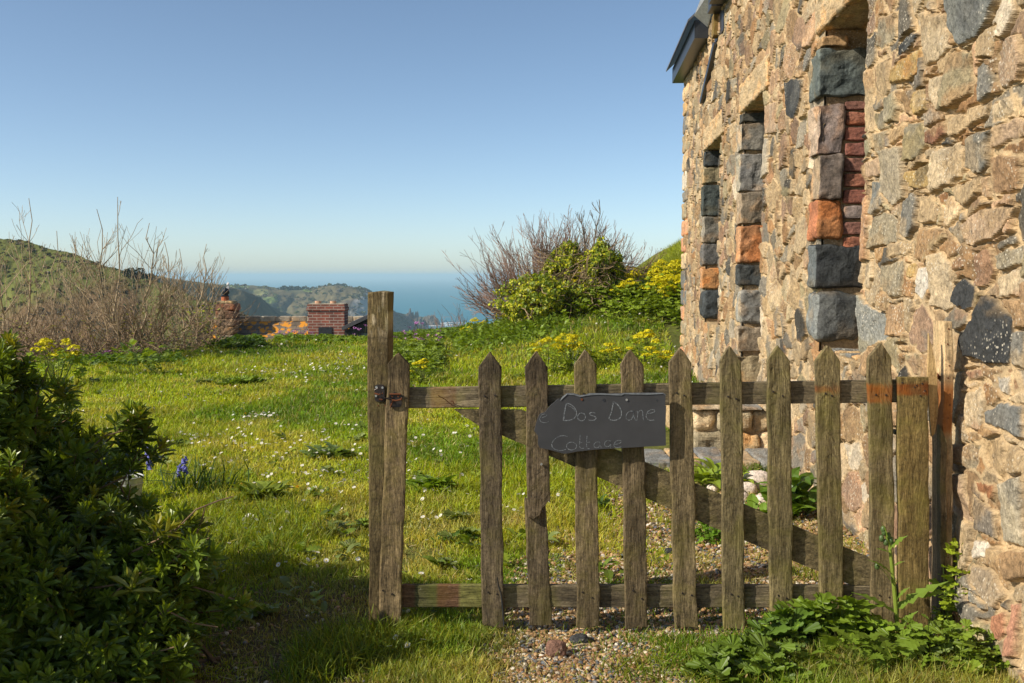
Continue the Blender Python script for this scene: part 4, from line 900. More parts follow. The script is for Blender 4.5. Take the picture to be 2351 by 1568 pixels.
def chalk():
    mb=MB(); g=np.random.default_rng(3)
    for pts,wd in ST:
        p=np.array(pts,float); d=np.r_[0,np.cumsum(np.hypot(*np.diff(p,axis=0).T))]; n=max(int(d[-1]/5),4); t=np.linspace(0,d[-1],n)
        # smooth
        q=np.stack([np.interp(t,d,p[:,0]),np.interp(t,d,p[:,1])],-1)
        for _ in range(5): q[1:-1]=(q[:-2]+2*q[1:-1]+q[2:])/4
        q+=g.normal(0,.8,q.shape); tn_=np.gradient(q,axis=0); tn_=tn_/np.maximum(np.hypot(tn_[:,0],tn_[:,1]),1e-6)[:,None]; nn=np.stack([-tn_[:,1],tn_[:,0]],-1)
        hw=wd*.55*g.uniform(.65,1.2,n)[:,None]
        A=q+nn*hw; B=q-nn*hw
        for i in range(n-1):
            if g.random()<.03: continue
            mb.add([at(*K(*A[i]),YS-.0006),at(*K(*A[i+1]),YS-.0006),at(*K(*B[i+1]),YS-.0006),at(*K(*B[i]),YS-.0006)],[[0,1,2,3]])
    mb.build('chalk_lettering',M_chalk,slate)
chalk()
for (x,y,r) in ((1225,225,.0055),(2055,228,.0032),(540,208,.003)): one('screw_hole',M_black,slate,at(*K(x,y),YS-.0008),r,.0006,12)
mb=MB(); disc(mb,at(*K(880,215),YS-.002),(0,1,0),.0042,.003,10); mb.build('rusty_screw',M_rust,slate)
mb=MB(); disc(mb,at(*K(1582,222),YS-.003),(0,1,0),.0040,.003,12); disc(mb,at(*K(1582,222),YS-.0034),(0,1,0),.0018,.0004,8); mb.build('screw',M_zinc,slate)

# ---------------------------------------------------------------- cottage in the valley: ridge, slates, two chimneys
vc=empty('valley_cottage',at(650,780,29)); tag(vc,'lower cottage beyond the lawn edge with lichen-spotted slate roof and two chimneys','house')
m,nt,b=nodes('lichen_slates'); v=coords(nt); 
br=N_(nt,"ShaderNodeTexBrick"); mp=N_(nt,"ShaderNodeMapping"); mp.inputs['Rotation'].default_value=(R(90),0,0); nt.links.new(v,mp.inputs[0]); nt.links.new(mp.outputs[0],br.inputs['Vector'])
br.inputs['Scale'].default_value=1; br.inputs['Brick Width'].default_value=.30; br.inputs['Row Height'].default_value=.105; br.inputs['Mortar Size'].default_value=.006
br.inputs['Color1'].default_value=(.120,.090,.060,1); br.inputs['Color2'].default_value=(.17,.135,.095,1); br.inputs['Mortar'].default_value=(.04,.035,.03,1)
c=mix(nt,1,br.outputs[0],ramp(nt,noise(nt,3,4,v).outputs[0],[(.3,.7),(.7,1.4)]),'MULTIPLY')
vo=N_(nt,"ShaderNodeTexVoronoi"); vo.inputs['Scale'].default_value=5.6; vv=N_(nt,"ShaderNodeVectorMath",operation='ADD'); nn_=noise(nt,8,3,v); sc_=N_(nt,"ShaderNodeVectorMath",operation='SCALE'); sc_.inputs['Scale'].default_value=.22; nt.links.new(nn_.outputs['Color'],sc_.inputs[0]); nt.links.new(v,vv.inputs[0]); nt.links.new(sc_.outputs[0],vv.inputs[1]); nt.links.new(vv.outputs[0],vo.inputs['Vector'])
lm=ramp(nt,vo.outputs['Distance'],[(.44,1.),(.48,0.)]); pm=ramp(nt,noise(nt,1.3,2,v).outputs[0],[(.34,0.),(.42,1.)]); mu=N_(nt,"ShaderNodeMath",operation='MULTIPLY'); nt.links.new(lm,mu.inputs[0]); nt.links.new(pm,mu.inputs[1])
c=mix(nt,mu.outputs[0],c,(.58,.23,.012)); nt.links.new(c,b.inputs['Base Color']); b.inputs['Roughness'].default_value=.85; bump(nt,b,br.outputs['Fac'],-.5,.01); M_lich=m
Yv=29.; rl=at(528,728,Yv); rr_=at(868,728,Yv); ru=np.array([1,0,0])
mb=MB(); e0=V3(rl[0]-.45,Yv-3.2,rl[2]-2.5); e1=V3(rr_[0],Yv-3.2,rl[2]-2.5); r0=V3(rl[0]-.45,Yv,rl[2]-.05); r1=V3(rr_[0],Yv,rl[2]-.05)
hexa(mb,np.array([e0,e1,r1,r0])-V3(0,0,.12),np.array([e0,e1,r1,r0])); f0=V3(rl[0]-.45,Yv+3.2,rl[2]-2.5); f1=V3(rr_[0],Yv+3.2,rl[2]-2.5)
hexa(mb,np.array([r0,r1,f1,f0])-V3(0,0,.12),np.array([r0,r1,f1,f0])+V3(0,.01,0)); vroof=mb.build('roof',M_lich,vc)
mb=MB(); x=rl[0]-.45; k=0
while x<rr_[0]: 
    block(mb,(x+.004,Yv-.11,rl[2]-.13),(x+.446,Yv+.11,rl[2]+.03),np.eye(3),np.zeros(3),.03,5,.006,k,(.30,.27,.22) if k%3 else (.42,.38,.30)); x+=.45; k+=1
mb.build('ridge_tiles',M_stone,vroof)
mb=MB(); zb=rl[2]-5.2; box(mb,(rl[0]-.25,Yv-2.9,zb),(rr_[0]-.2,Yv+2.9,rl[2]-2.5),(.40,.33,.22))
gx_=rl[0]-.25; P=np.array([(gx_,Yv-2.9,rl[2]-2.5),(gx_,Yv+2.9,rl[2]-2.5),(gx_,Yv,rl[2]-.25)]); mb.add(np.concatenate([P,P+V3(.3,0,0)]),[[0,1,2],[5,4,3],[0,2,5,3],[1,4,5,2]],np.tile((.4,.33,.22),(6,1))); mb.build('wall',M_stone,vc)
# left stone chimney
mb=MB(); a=at(498,700,28.3); b2=at(541,700,28.3); zt_=at(500,697,28.3)[2]; z=zt_
for k,(h,c_,ex) in enumerate(((.20,(.22,.11,.07),.02),(.22,(.20,.115,.075),0),(.22,(.22,.15,.10),.01),(.24,(.24,.17,.10),-.01),(.25,(.26,.22,.17),.0),(.4,(.30,.28,.25),.05),(.6,(.33,.31,.27),.08))):
    w=(b2[0]-a[0])/2
    for j in range(2): block(mb,(a[0]-ex+j*w,28.1,z-h+.004),(a[0]+w+ex*(j)+j*w-.004,28.75,z-.002),np.eye(3),np.zeros(3),.035,8,.018,k*2+j+400,np.array(c_)*(.9+.25*((k+j)%2)))
    z-=h
ch=mb.build('stone_chimney',M_stone,vroof)
mb=MB(); c0=at(517,694,28.4); xs_=(a[0]+b2[0])/2
for k in range(1): block(mb,(a[0]+.02,28.15,zt_-.01),(b2[0]-.05,28.7,zt_+.08),np.eye(3),np.zeros(3),.05,8,.01,9,(.36,.29,.17))
tube(mb,[V3(c0[0],28.4,zt_+.02),V3(c0[0],28.4,zt_+.21)],[.115,.105],14,(.40,.13,.06)); mb.build('chimney_pot',M_stone,vroof)
mb=MB(); z=zt_+.20
def lathe(mb,c,prof,n=16,col=None):
    th=np.linspace(0,2*np.pi,n,endpoint=False); v=np.array([[c[0]+r*math.cos(t),c[1]+r*math.sin(t),c[2]+z] for r,z in prof for t in th]); f=[[i*n+j,i*n+(j+1)%n,(i+1)*n+(j+1)%n,(i+1)*n+j] for i in range(len(prof)-1) for j in range(n)]; mb.add(v,f,None if col is None else np.tile(col,(len(v),1)))
lathe(mb,(c0[0],28.4,z),[(.115,0),(.125,.02),(.09,.04),(.095,.06)]); lathe(mb,(c0[0]+.02,28.4,z+.04),[(.06,0),(.10,.05),(.11,.11),(.085,.18),(.03,.21),(.001,.215)]); mb.build('black_cowl',mat_plain('cowl_metal',(.03,.035,.045),.25,.5),vroof)
mb=MB(); q=at(522,668,28.4); leafcloud(mb,q+V3(.02,0,.06),(.03,.03,.16),60,.09,(.75,.75,.75),3); poly_ext(mb,[(516,668),(520,660),(525,655),(526,658),(524,664),(519,670)],28.38,.06); mb.build('cowl_vane',M_petal,vroof)
# right brick chimney
m,nt,b=nodes('chimney_brick'); v=coords(nt); br=N_(nt,"ShaderNodeTexBrick"); mp=N_(nt,"ShaderNodeMapping"); mp.inputs['Rotation'].default_value=(R(90),0,0); nt.links.new(v,mp.inputs[0]); nt.links.new(mp.outputs[0],br.inputs['Vector'])
br.inputs['Scale'].default_value=1; br.inputs['Brick Width'].default_value=.225; br.inputs['Row Height'].default_value=.075; br.inputs['Mortar Size'].default_value=.009; br.inputs['Color1'].default_value=(.27,.075,.045,1); br.inputs['Color2'].default_value=(.15,.055,.04,1); br.inputs['Mortar'].default_value=(.33,.27,.22,1)
nt.links.new(mix(nt,1,br.outputs[0],ramp(nt,noise(nt,6,4,v).outputs[0],[(.3,.7),(.7,1.3)]),'MULTIPLY'),b.inputs['Base Color']); b.inputs['Roughness'].default_value=.9; bump(nt,b,br.outputs['Fac'],-.6,.01); M_cbrick=m
Yc=26.6; a=at(706,705,Yc); b2=at(790,705,Yc); zt_=at(700,699,Yc)[2]
mb=MB(); box(mb,(a[0],Yc,zt_-2.4),(b2[0],Yc+.62,zt_-.16)); box(mb,(a[0]-.03,Yc-.03,zt_-.16),(b2[0]+.03,Yc+.65,zt_-.085)); box(mb,(a[0]-.008,Yc-.008,zt_-.085),(b2[0]+.008,Yc+.63,zt_)); mb.build('brick_chimney',M_cbrick,vroof)
mb=MB(); box(mb,(a[0]+.01,Yc+.01,zt_),(b2[0]-.01,Yc+.61,zt_+.02),(.40,.36,.28)); mb.build('chimney_cap',M_stone,vroof)
for px in (730.5,765): 
    q=at(px,697,Yc+.3); mb=MB(); tube(mb,[V3(q[0],Yc+.3,zt_+.015),V3(q[0],Yc+.3,zt_+.085)],.085,14,(.58,.36,.25)); mb.build('chimney_pot',M_stone,vroof)
mb=MB(); poly_ext(mb,[(731,751),(762,751),(762,790),(731,790)],Yc-.02,.04); mb.build('lead_flashing',M_black,vroof)
# dark lean-to roof on the right
mb=MB(); p0=at(795,737,25.6); p1=at(850,720,25.6); q=np.array([(p0[0]-.12,25.6,p0[2]-.15),(p1[0],25.6,p1[2]),(p1[0]-.15,27.2,p1[2]),(p0[0]-.12,27.2,p0[2]-.15)]); hexa(mb,q-V3(0,0,.10),q,(.06,.06,.065)); box(mb,(p0[0]-.06,25.75,p0[2]-2.6),(p1[0]-.25,27.,p0[2]-.32),(.03,.028,.026)); hexa(mb,np.array([(p0[0]-.06,25.75,p0[2]-.32),(p1[0],25.75,p0[2]-.32),(p1[0]-.25,27.,p0[2]-.32),(p0[0]-.06,27.,p0[2]-.32)]),np.array([(p0[0]-.06,25.75,p0[2]-.27),(p1[0],25.75,p1[2]-.12),(p1[0]-.25,27.,p1[2]-.12),(p0[0]-.06,27.,p0[2]-.27)]),(.03,.028,.026)); mb.build('lean_to_roof',M_roof,vc)
# ---------------------------------------------------------------- grass
def visible_px(n, y0, y1, px0=-330, px1=2500, pw=1.0):
    """ground points, denser near the camera"""
    t=rng.uniform(0,1,n); Y=(y0**(-pw)+(y1**(-pw)-y0**(-pw))*t)**(-1/pw)
    X=(rng.uniform(px0,px1,n)-1175)/2286*Y; return X,Y
def wallx(y): return (WL+ y*math.sin(TH))/math.cos(TH)
BL=[]
for bend in (.15,.45,.8):
    z=np.array([0,.55,1.]); x=np.array([0,.22,1.])*bend; w_=np.array([.5,.42,0.])
    BL.append(np.array([[x[0],-w_[0],0],[x[0],w_[0],0],[x[1],w_[1],z[1]],[x[1],-w_[1],z[1]],[x[2],0,z[2]-.25*bend]]))
BF={4:[[0,1,2,3]],3:[[3,2,4]]}
def grass(mb,X,Y,H,W,col,tilt=.35,tip=1.25):
    n=len(X); Z=hgt(X,Y)-.004; which=rng.integers(0,3,n)
    for k in range(3):
        i=np.where(which==k)[0]; 
        if not len(i): continue
        tc=np.array([[.55,.62,.55],[.55,.62,.55],[1,1,1],[1,1,1],[tip,tip,tip*.95]])  # lower part of each blade darkened: shade low in the grass put into the colour
        Sc=np.stack([H[i],W[i],H[i]],-1)
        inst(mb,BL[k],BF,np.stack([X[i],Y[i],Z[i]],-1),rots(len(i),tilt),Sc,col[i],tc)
def gcol(X,Y,n):
    a=n2(X,Y,.55,3,101); b_=n2(X,Y,2.3,3,102)
    c1=np.array([.37,.45,.021]); c2=np.array([.18,.30,.015]); c3=np.array([.55,.48,.09])
    w=sm(.42,.60,a)[:,None]; c=c1*(1-w)+c2*w; w=sm(.52,.68,b_)[:,None]*.55; c=c*(1-w)+c3*w
    pt=(sm(.42,.6,n2(X,Y,1.6,3,105))*(Y<5.6)*(X>-1.)*.7)[:,None]; c=c*(1-pt)+np.array([.42,.36,.12])*pt
    dk=sm(.55,.66,n2(X,Y,3.3,3,108))[:,None]*.30; c=c*(1-dk)
    dry=(rng.random(n)<.07)[:,None]; c=np.where(dry,np.array([.50,.42,.18]),c)
    return c*rng.uniform(.6,1.5,(n,1))*np.stack([rng.uniform(.85,1.2,n),np.ones(n),np.ones(n)],-1)
def inlawn(X,Y): return (X<wallx(Y)-.02)&(Y<yedge(X)+1.2)
def steps_(X,Y): return (X>.72)&(Y>6.45)&(Y<8.1)
mb=MB()
for (n,y0,y1) in ((330000,2.7,7.0),(330000,7.0,24.5)):
    X,Y=visible_px(n,y0,y1,-420,2600,.75 if y0<5 else .9)
    pr=(1-.86*gravel(X,Y))*(1-.55*soil(X,Y)); cl=n2(X,Y,5,2,55)
    pr=np.where(gravel(X,Y)>.3,pr+.75*sm(.52,.66,cl),pr); pr*=1-.7*sm(.60,.75,n2(X,Y,4.,2,57))*(Y<6)
    k=inlawn(X,Y)&(rng.random(n)<pr)&~steps_(X,Y)&~((X<-1.15)&(Y<4.1)&(X>-3.1)&(rng.random(n)<.6)); X=X[k]; Y=Y[k]; n_=len(X)
    lu=lush(X,Y); H=(.024+.055*lu+.02*n2(X,Y,5,2,58))*rng.uniform(.55,1.5,n_)*(1+.5*sm(9,18,Y))
    short=np.maximum(gravel(X,Y),soil(X,Y)); H*=1-.45*short
    W=np.maximum(.0032,Y*.00085)*rng.uniform(.7,1.3,n_)
    c=gcol(X,Y,n_); c=c*(1-.25*lu[:,None])
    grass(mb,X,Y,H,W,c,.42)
tag(mb.build('lawn_grass',M_grass),'sunlit yellow-green rough lawn grass behind and in front of the gate','grass',kind='stuff')
# longer tufts near the post, at the bush, at the wall foot and on the lawn edge
mb=MB()
def tuft(cx,cy,r,n,h,col=(.16,.215,.018),w=.004,tilt=.55):
    a=rng.uniform(0,6.28,n); q=r*np.sqrt(rng.random(n)); X=cx+q*np.cos(a); Y=cy+q*np.sin(a)
    c=np.array(col)*rng.uniform(.6,1.5,(n,1))*np.stack([rng.uniform(.8,1.4,n),np.ones(n),np.ones(n)],-1)
    k=X<wallx(Y); X,Y,c=X[k],Y[k],c[k]; n=len(X)
    grass(mb,X,Y,h*rng.uniform(.4,1.25,n),np.full(n,w)*rng.uniform(.7,1.3,n),c,tilt)
for (px,py,r,n,h) in ((760,1520,.14,700,.17),(830,1490,.16,900,.16),(930,1480,.16,800,.13),(1010,1490,.14,500,.10),(1060,1470,.10,300,.09),(700,1560,.10,260,.13),(900,1545,.16,500,.10),(1480,1545,.10,260,.08),(1560,1500,.12,260,.07),(1640,1550,.14,400,.09),(1850,1560,.18,600,.12),(2000,1560,.2,800,.13),(2150,1540,.2,800,.12),(2230,1500,.12,400,.12),
    (560,1180,.35,1200,.14),(480,1100,.3,700,.13),(620,1240,.3,1200,.15),(540,1290,.3,900,.14),(430,1010,.3,600,.16),(1660,1240,.12,240,.06),(1480,1290,.10,220,.06),(1870,1320,.12,260,.07),(1950,1300,.12,260,.08)):
    d=ray(px,py); s_=CAMZ/-d[2]; P=d*s_; tuft(P[0],P[1],r,n,h*(.68 if px>650 else .8))
tag(mb.build('long_grass',M_grass),'longer dark green grass tufts round the gate post, bush and path edges','grass',kind='stuff')

# ---------------------------------------------------------------- gravel
Ti,Tf=sphere_t(1); Ti0,Tf0=sphere_t(0)
PB=np.array([(.38,.23,.10),(.44,.30,.15),(.27,.14,.06),(.52,.43,.30),(.17,.16,.15),(.34,.19,.08),(.60,.53,.42),(.09,.10,.11),(.42,.26,.12),(.30,.17,.08)])
mb=MB()
def pebbles(X,Y,r0,r1,T,F,sink=.25):
    n=len(X); r=rng.uniform(r0,r1,n)*rng.uniform(.7,1.2,n); Sc=np.stack([r,r*rng.uniform(.6,.9,n),r*rng.uniform(.4,.65,n)],-1)
    c=PB[rng.integers(0,len(PB),n)]*rng.uniform(.65,1.15,(n,1))
    inst(mb,T*(1+.16*(vn(T*2.1,3)-.5)[:,None]*2),{3:F},np.stack([X,Y,hgt(X,Y)+r*sink+rng.uniform(0,.004,n)],-1),rots(n,.35),Sc,c)
X,Y=visible_px(52000,2.75,5.8,700,2400,1.2); k=(rng.random(len(X))<gravel(X,Y)*.95)&(X<wallx(Y)); X,Y=X[k],Y[k]
k=Y<4.3; pebbles(X[k],Y[k],.0045,.0105,Ti,Tf); pebbles(X[~k],Y[~k],.007,.014,Ti0,Tf0)
X,Y=visible_px(5000,2.75,4.4,300,2400,1.2); k=(rng.random(len(X))<.05+.25*soil(X,Y)); pebbles(X[k],Y[k],.004,.012,Ti,Tf)
tag(mb.build('gravel',M_peb),'loose tan and grey pea gravel spread on the path under the gate','gravel',kind='stuff')
# litter: dry stalks and bits
mb=MB()
X,Y=visible_px(2600,2.75,6.5,300,2300,1.2)
for x,y in zip(X,Y):
    if x>wallx(y) : continue
    L=random.uniform(.02,.09); a=random.uniform(0,6.28); z=float(hgt(x,y))+.008; 
    tube(mb,[V3(x,y,z),V3(x+L*.5*math.cos(a),y+L*.5*math.sin(a),z+random.uniform(0,.012)),V3(x+L*math.cos(a+.3),y+L*math.sin(a+.3),z)],random.uniform(.0006,.0014),3,np.array([(.30,.22,.12),(.16,.10,.05),(.45,.36,.2)][random.randrange(3)]),cap=False)
tag(mb.build('dry_stalks',M_bark),'dead straw and twiglets lying on the path','litter',kind='stuff')
# single stones
def stone_at(px,py,r,col,label,name='stone',sc=(1,.8,.8),Y=None,sub=3,amp=.25,group=None):
    d=ray(px,py); s_=CAMZ/-d[2]; P=d*s_; z=float(hgt(P[0],P[1]))
    T,F=sphere_t(sub); n_=fbm(T*1.7+px,4,int(px))-.5; q=np.sign(T)*np.abs(T)**.8; v=q*(1+amp*2*n_)[:,None]*np.array(sc)*r
    c=np.array(col)*(.75+.5*fbm(T*4+px,3,2))[:,None]
    mb=MB(); mb.add(v+V3(P[0],P[1],z+r*sc[2]*.55),F,c); o=mb.build(name,M_stone,None,origin=V3(P[0],P[1],z)); tag(o,label,'stone',group); return o
stone_at(1275,1505,.034,(.20,.115,.085),'reddish brown stone the size of a fist on the gravel below the gate',sc=(1.05,.8,1.0))
stone_at(395,1490,.07,(.13,.11,.09),'dark flat stone lying in shade under the bush',sc=(1.5,.9,.5))
stone_at(1537,1272,.026,(.045,.05,.055),'black lump of stone on the gravel behind the sixth picket',sc=(1.2,.8,.7))
stone_at(1330,1475,.03,(.06,.065,.07),'dark glossy pebble below the fourth picket',sc=(1.1,.9,.6))
for i,(px,py,r,lab) in enumerate(((1738,1118,.085,'largest white boulder, beside the step near the wall'),(1716,1132,.055,'pale pink oval pebble left of the large white boulder'),(1700,1150,.045,'small cream pebble lowest in the heap by the step'),(1722,1110,.035,'small white pebble behind the large one by the step'),(1636,1128,.035,'white pebble at the leaves below the step'),(1750,1160,.05,'flat white shell-like stone at the front of the heap'))):
    stone_at(px,py,r,(.74,.66,.60),lab,'white_pebble',(1,.8,.75),amp=.06,group='pale pebbles by the step')

# ---------------------------------------------------------------- daisies and other flowers
def daisy_mesh(mb,O,r,h,rot=None,np_=11):
    for (x,y,z) in O: pass
DT=[];DFq=[];DC=[]
for k in range(12):
    a=k*2*math.pi/12; d=np.array([math.cos(a),math.sin(a),0]); p=np.array([-math.sin(a),math.cos(a),0])*.17; b0=len(DT)
    DT+= [d*.25-p*.5,d*.25+p*.5,d+p+V3(0,0,.12),d-p+V3(0,0,.12)]; DFq.append([b0,b0+1,b0+2,b0+3]); DC+=[(.85,.84,.80)]*4
b0=len(DT)
for k in range(8): a=k*math.pi/4; DT.append(np.array([math.cos(a)*.3,math.sin(a)*.3,.06])); DC.append((.72,.50,.03))
DT.append(np.array([0,0,.16])); DC.append((.8,.55,.03)); DF3=[[b0+k,b0+(k+1)%8,b0+8] for k in range(8)]
# stem
b1=len(DT)
for z in (0,-4.): 
    for k in range(3): a=k*2.09; DT.append(np.array([math.cos(a)*.06,math.sin(a)*.06,z])); DC.append((.10,.16,.03))
for k in range(3): DFq.append([b1+k,b1+(k+1)%3,b1+3+(k+1)%3,b1+3+k])
DT=np.array(DT); DC=np.array(DC)
def flower_pos(n,y0,y1,px0,px1,thr,seed,sc=1.1):
    X,Y=visible_px(n,y0,y1,px0,px1,.9); k=inlawn(X,Y)&(n2(X,Y,sc,3,seed)>thr)&(gravel(X,Y)<.3)&(soil(X,Y)<.6)&~steps_(X,Y); return X[k],Y[k]
X,Y=flower_pos(4200,3.3,20,-150,2300,.57,201); X2,Y2=flower_pos(420,3.2,20,-150,2300,.0,201)
X=np.r_[X,X2];Y=np.r_[Y,Y2]
cl=[]
for (px,py,n,sx,sy) in ((590,968,22,30,6),(455,1012,26,55,5),(700,858,60,90,18),(800,850,50,40,14),(575,965,18,25,8),(740,1110,16,40,12),(1500,800,40,90,15),(560,1000,10,60,20),(1350,790,20,80,20),(1530,720,40,60,14)):
    for _ in range(n):
        qx=px+random.gauss(0,sx); qy=py+random.gauss(0,sy); d=ray(qx,max(qy,700)); s_=CAMZ/-d[2]; P=d*s_
        for _i in range(4): s_=(CAMZ-float(hgt(P[0],P[1])))/-d[2]; P=d*s_
        if P[1]<20 and inlawn(P[0],P[1]): cl.append((P[0],P[1]))
cl=np.array(cl); X=np.r_[X,cl[:,0]];Y=np.r_[Y,cl[:,1]]
o=np.argsort(np.hypot(X,Y)); X,Y=X[o],Y[o]; print('daisies',len(X))
near=min(260,len(X))
proto=None
for i in range(near):
    x,y=X[i],Y[i]; r=random.uniform(.0085,.0125)
    if proto is None:
        mb=MB(); mb.add(DT,{3:np.array(DF3),4:np.array(DFq)},DC); proto=mb.build('daisy',M_petal,None); o_=proto
    else: o_=proto.copy(); COL.objects.link(o_)
    o_.location=(x,y,float(hgt(x,y))+random.uniform(.035,.055)); o_.scale=(r,r,r); o_.rotation_euler=(random.gauss(-.1,.35),random.gauss(-.45,.3),random.uniform(0,6.28))
    tag(o_,'small white daisy with a yellow eye open in the lawn grass','daisy','daisies in the lawn')
mb=MB(); X,Y=X[near:],Y[near:]; n=len(X); r=np.maximum(rng.uniform(.009,.013,n),Y*.0011)
inst(mb,DT,{3:np.array(DF3),4:np.array(DFq)},np.stack([X,Y,hgt(X,Y)+.055+.02*sm(9,15,Y)],-1),rots(n,.45),r,np.ones((n,3)),DC)
tag(mb.build('daisies',M_petal),'hundreds of tiny white daisies further across the lawn','daisies',kind='stuff')
# dandelions
YT=[];YF=[];
for k in range(40):
    a=k*2.4; t=k/40.; d=np.array([math.cos(a),math.sin(a),0]); p=np.array([-math.sin(a),math.cos(a),0])*.12; b0=len(YT); e=1-.75*t
    YT+=[d*.05,d*.5*e-p+V3(0,0,.15+.4*t),d*e+V3(0,0,.1+.55*t),d*.5*e+p+V3(0,0,.15+.4*t)]; YF.append([b0,b0+1,b0+2,b0+3])
YT=np.array(YT); proto=None
for (px,py) in ((557,1121),(683,1129),(563,951),(587,951),(500,969),(868,872),(1230,1395),(1290,1390),(640,905),(1660,770),(1440,745),(812,862)):
    d=ray(px,py); s_=CAMZ/-d[2]*.985; P=d*s_
    if proto is None: mb=MB(); mb.add(YT,np.array(YF),np.tile((.75,.42,.01),(len(YT),1))); proto=mb.build('dandelion',M_petal,None); o_=proto
    else: o_=proto.copy(); COL.objects.link(o_)
    r=random.uniform(.014,.019); o_.scale=(r,r,r); o_.location=(P[0],P[1],float(hgt(P[0],P[1]))+.04); o_.rotation_euler=(random.gauss(0,.2),random.gauss(-.2,.2),random.uniform(0,6))
    tag(o_,'bright yellow dandelion flower head in the lawn grass','dandelion','dandelions in the lawn')
# bluebells
for i,(px,py,h,lab) in enumerate(((338,1062,.27,'tallest bluebell with a full flower head behind the zinc tub'),(299,1078,.22,'bluebell at the left, half hidden by the bush'),(414,1078,.21,'bluebell standing apart to the right of the tub'))):
    d=ray(px,1130); s_=CAMZ/-d[2]; P=d*s_; P[2]=hgt(P[0],P[1]); r_=empty('bluebell',P); tag(r_,lab,'flower','bluebells')
    tip=P+V3(.02,0,h); mb=MB(); tube(mb,[P,P+V3(0,0,h*.6),tip],.003,5,(.10,.15,.04)); mb.build('stem',M_leaf,r_)
    mb=MB(); bt=np.array([(math.cos(a)*rr,math.sin(a)*rr,z) for rr,z in ((.15,0),(.33,-.5),(.36,-.85),(.6,-1.05)) for a in np.linspace(0,2*np.pi,6,endpoint=False)]); bf=np.array([[q*6+j,q*6+(j+1)%6,(q+1)*6+(j+1)%6,(q+1)*6+j] for q in range(3) for j in range(6)])
    n=14; t=rng.uniform(.55,1,n); O=P+V3(.02,0,h)*t[:,None]+rng.normal(0,.014,(n,3)); inst(mb,bt,{4:bf},O,rots(n,.4),np.full(n,.026),np.tile((.16,.17,.46),(n,1))*rng.uniform(.7,1.3,(n,1))); mb.build('flowers',M_petal,r_)
# zinc tub behind the bush
d=ray(303,1160); s_=CAMZ/-d[2]; P=d*s_; tb_=empty('zinc_tub',V3(P[0],P[1],0)); tag(tb_,'pale galvanised tub half hidden behind the evergreen bush','tub')
mb=MB(); rr=.095*P[1]/5.; zt_=at(303,1093,P[1])[2]; wdt=(332-262)/2286*P[1]/2
lathe(mb,(P[0]-.02,P[1],0),[(wdt*.78,0.0),(wdt*.97,zt_-.012),(wdt*1.03,zt_-.006),(wdt*1.03,zt_),(wdt*.97,zt_+.001),(wdt*.93,zt_-.012),(wdt*.74,.02),(.001,.02)],32); 
M_tub=mat_plain('galvanised_zinc',(.50,.50,.47),.45,.4,.5,14,.3); mb.build('tub_body',M_tub,tb_)
mb=MB(); lathe(mb,(P[0]-.02,P[1],zt_*.72),[(wdt*.93,0),(wdt*.965,.005),(wdt*.95,.01)],32); mb.build('rim_band',M_tub,tb_)
mb=MB(); leafcloud(mb,(P[0]-.02,P[1],zt_-.03),(wdt*.8,wdt*.8,.03),60,.04,(.12,.16,.03),5); mb.build('seedlings',M_leaf,tb_)

# ---------------------------------------------------------------- leaf templates
LT=np.array([(0,-.08,0),(0,.08,0),(.35,-.36,.06),(.35,0,-.02),(.35,.36,.06),(.72,-.40,.07),(.72,0,-.01),(.72,.40,.07),(1,0,-.03)])
LQ=[[0,3,2,2]]; L4=np.array([[2,3,6,5],[3,4,7,6]]); L3=np.array([[0,3,2],[0,1,3],[1,4,3],[5,6,8],[6,7,8]])
def rosette(seed,n=15,closed=False):
    g=np.random.default_rng(seed); V=[];C=[];F4=[];F3=[]
    for k in range(n):
        t=k/(n-1); az=k*2.4+g.normal(0,.15); tilt=(1.35-1.0*t+g.normal(0,.12)); L=(.84-.42*t)*g.uniform(.8,1.15); wd=.36*L*(1.0+.1*g.normal())
        d=np.array([math.cos(az)*math.sin(tilt),math.sin(az)*math.sin(tilt),math.cos(tilt)]); R_=frames(d[None],np.array([[0,0,1.]]))[0]
        P=(LT*np.array([L,wd,L*.9]))@R_.T+V3(0,0,-.55*(1-t)); P=P+np.array([math.cos(az),math.sin(az),0])*.02
        P[:,2]-=.18*(LT[:,0]**2)*L*(1-t)
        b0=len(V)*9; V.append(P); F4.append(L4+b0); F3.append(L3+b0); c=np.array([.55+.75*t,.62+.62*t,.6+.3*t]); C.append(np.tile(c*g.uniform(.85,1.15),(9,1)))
    return np.concatenate(V),{4:np.concatenate(F4),3:np.concatenate(F3)},np.concatenate(C)
ROS=[rosette(i,14+i) for i in range(4)]
# ---------------------------------------------------------------- evergreen shrub, lower left
bush=empty('evergreen_shrub',V3(-2.0,3.35,0)); tag(bush,'large dark evergreen bush with glossy leaf rosettes in the lower left foreground','shrub')
lobes=[((-2.25,3.45,.12),(1.06,.85,.88),1300),((-1.80,3.55,.50),(.36,.38,.30),330),((-1.50,3.15,.24),(.42,.42,.38),420),((-1.35,2.95,.08),(.42,.36,.26),300),((-1.80,2.85,.35),(.48,.36,.48),420),((-1.12,3.12,.26),(.20,.22,.24),110),((-2.0,2.6,.15),(.5,.3,.5),260),((-1.80,3.3,.80),(.22,.25,.24),110)]
Os=[];Ds=[]
for c,r,n in lobes:
    d=nrm(rng.normal(size=(n*2,3))); q=rng.uniform(.35,1,len(d))**.35; wob=.66+.62*fbm(d*2.9+c[0]*5,3,4)
    P=np.array(c)+d*np.array(r)*(q*wob)[:,None]; k=P[:,2]>.05; P,dd=P[k],d[k]
    Os.append(P); Ds.append(nrm(dd*.8+V3(0,-.1,.65)+rng.normal(0,.3,dd.shape)))
O=np.concatenate(Os); D=np.concatenate(Ds)
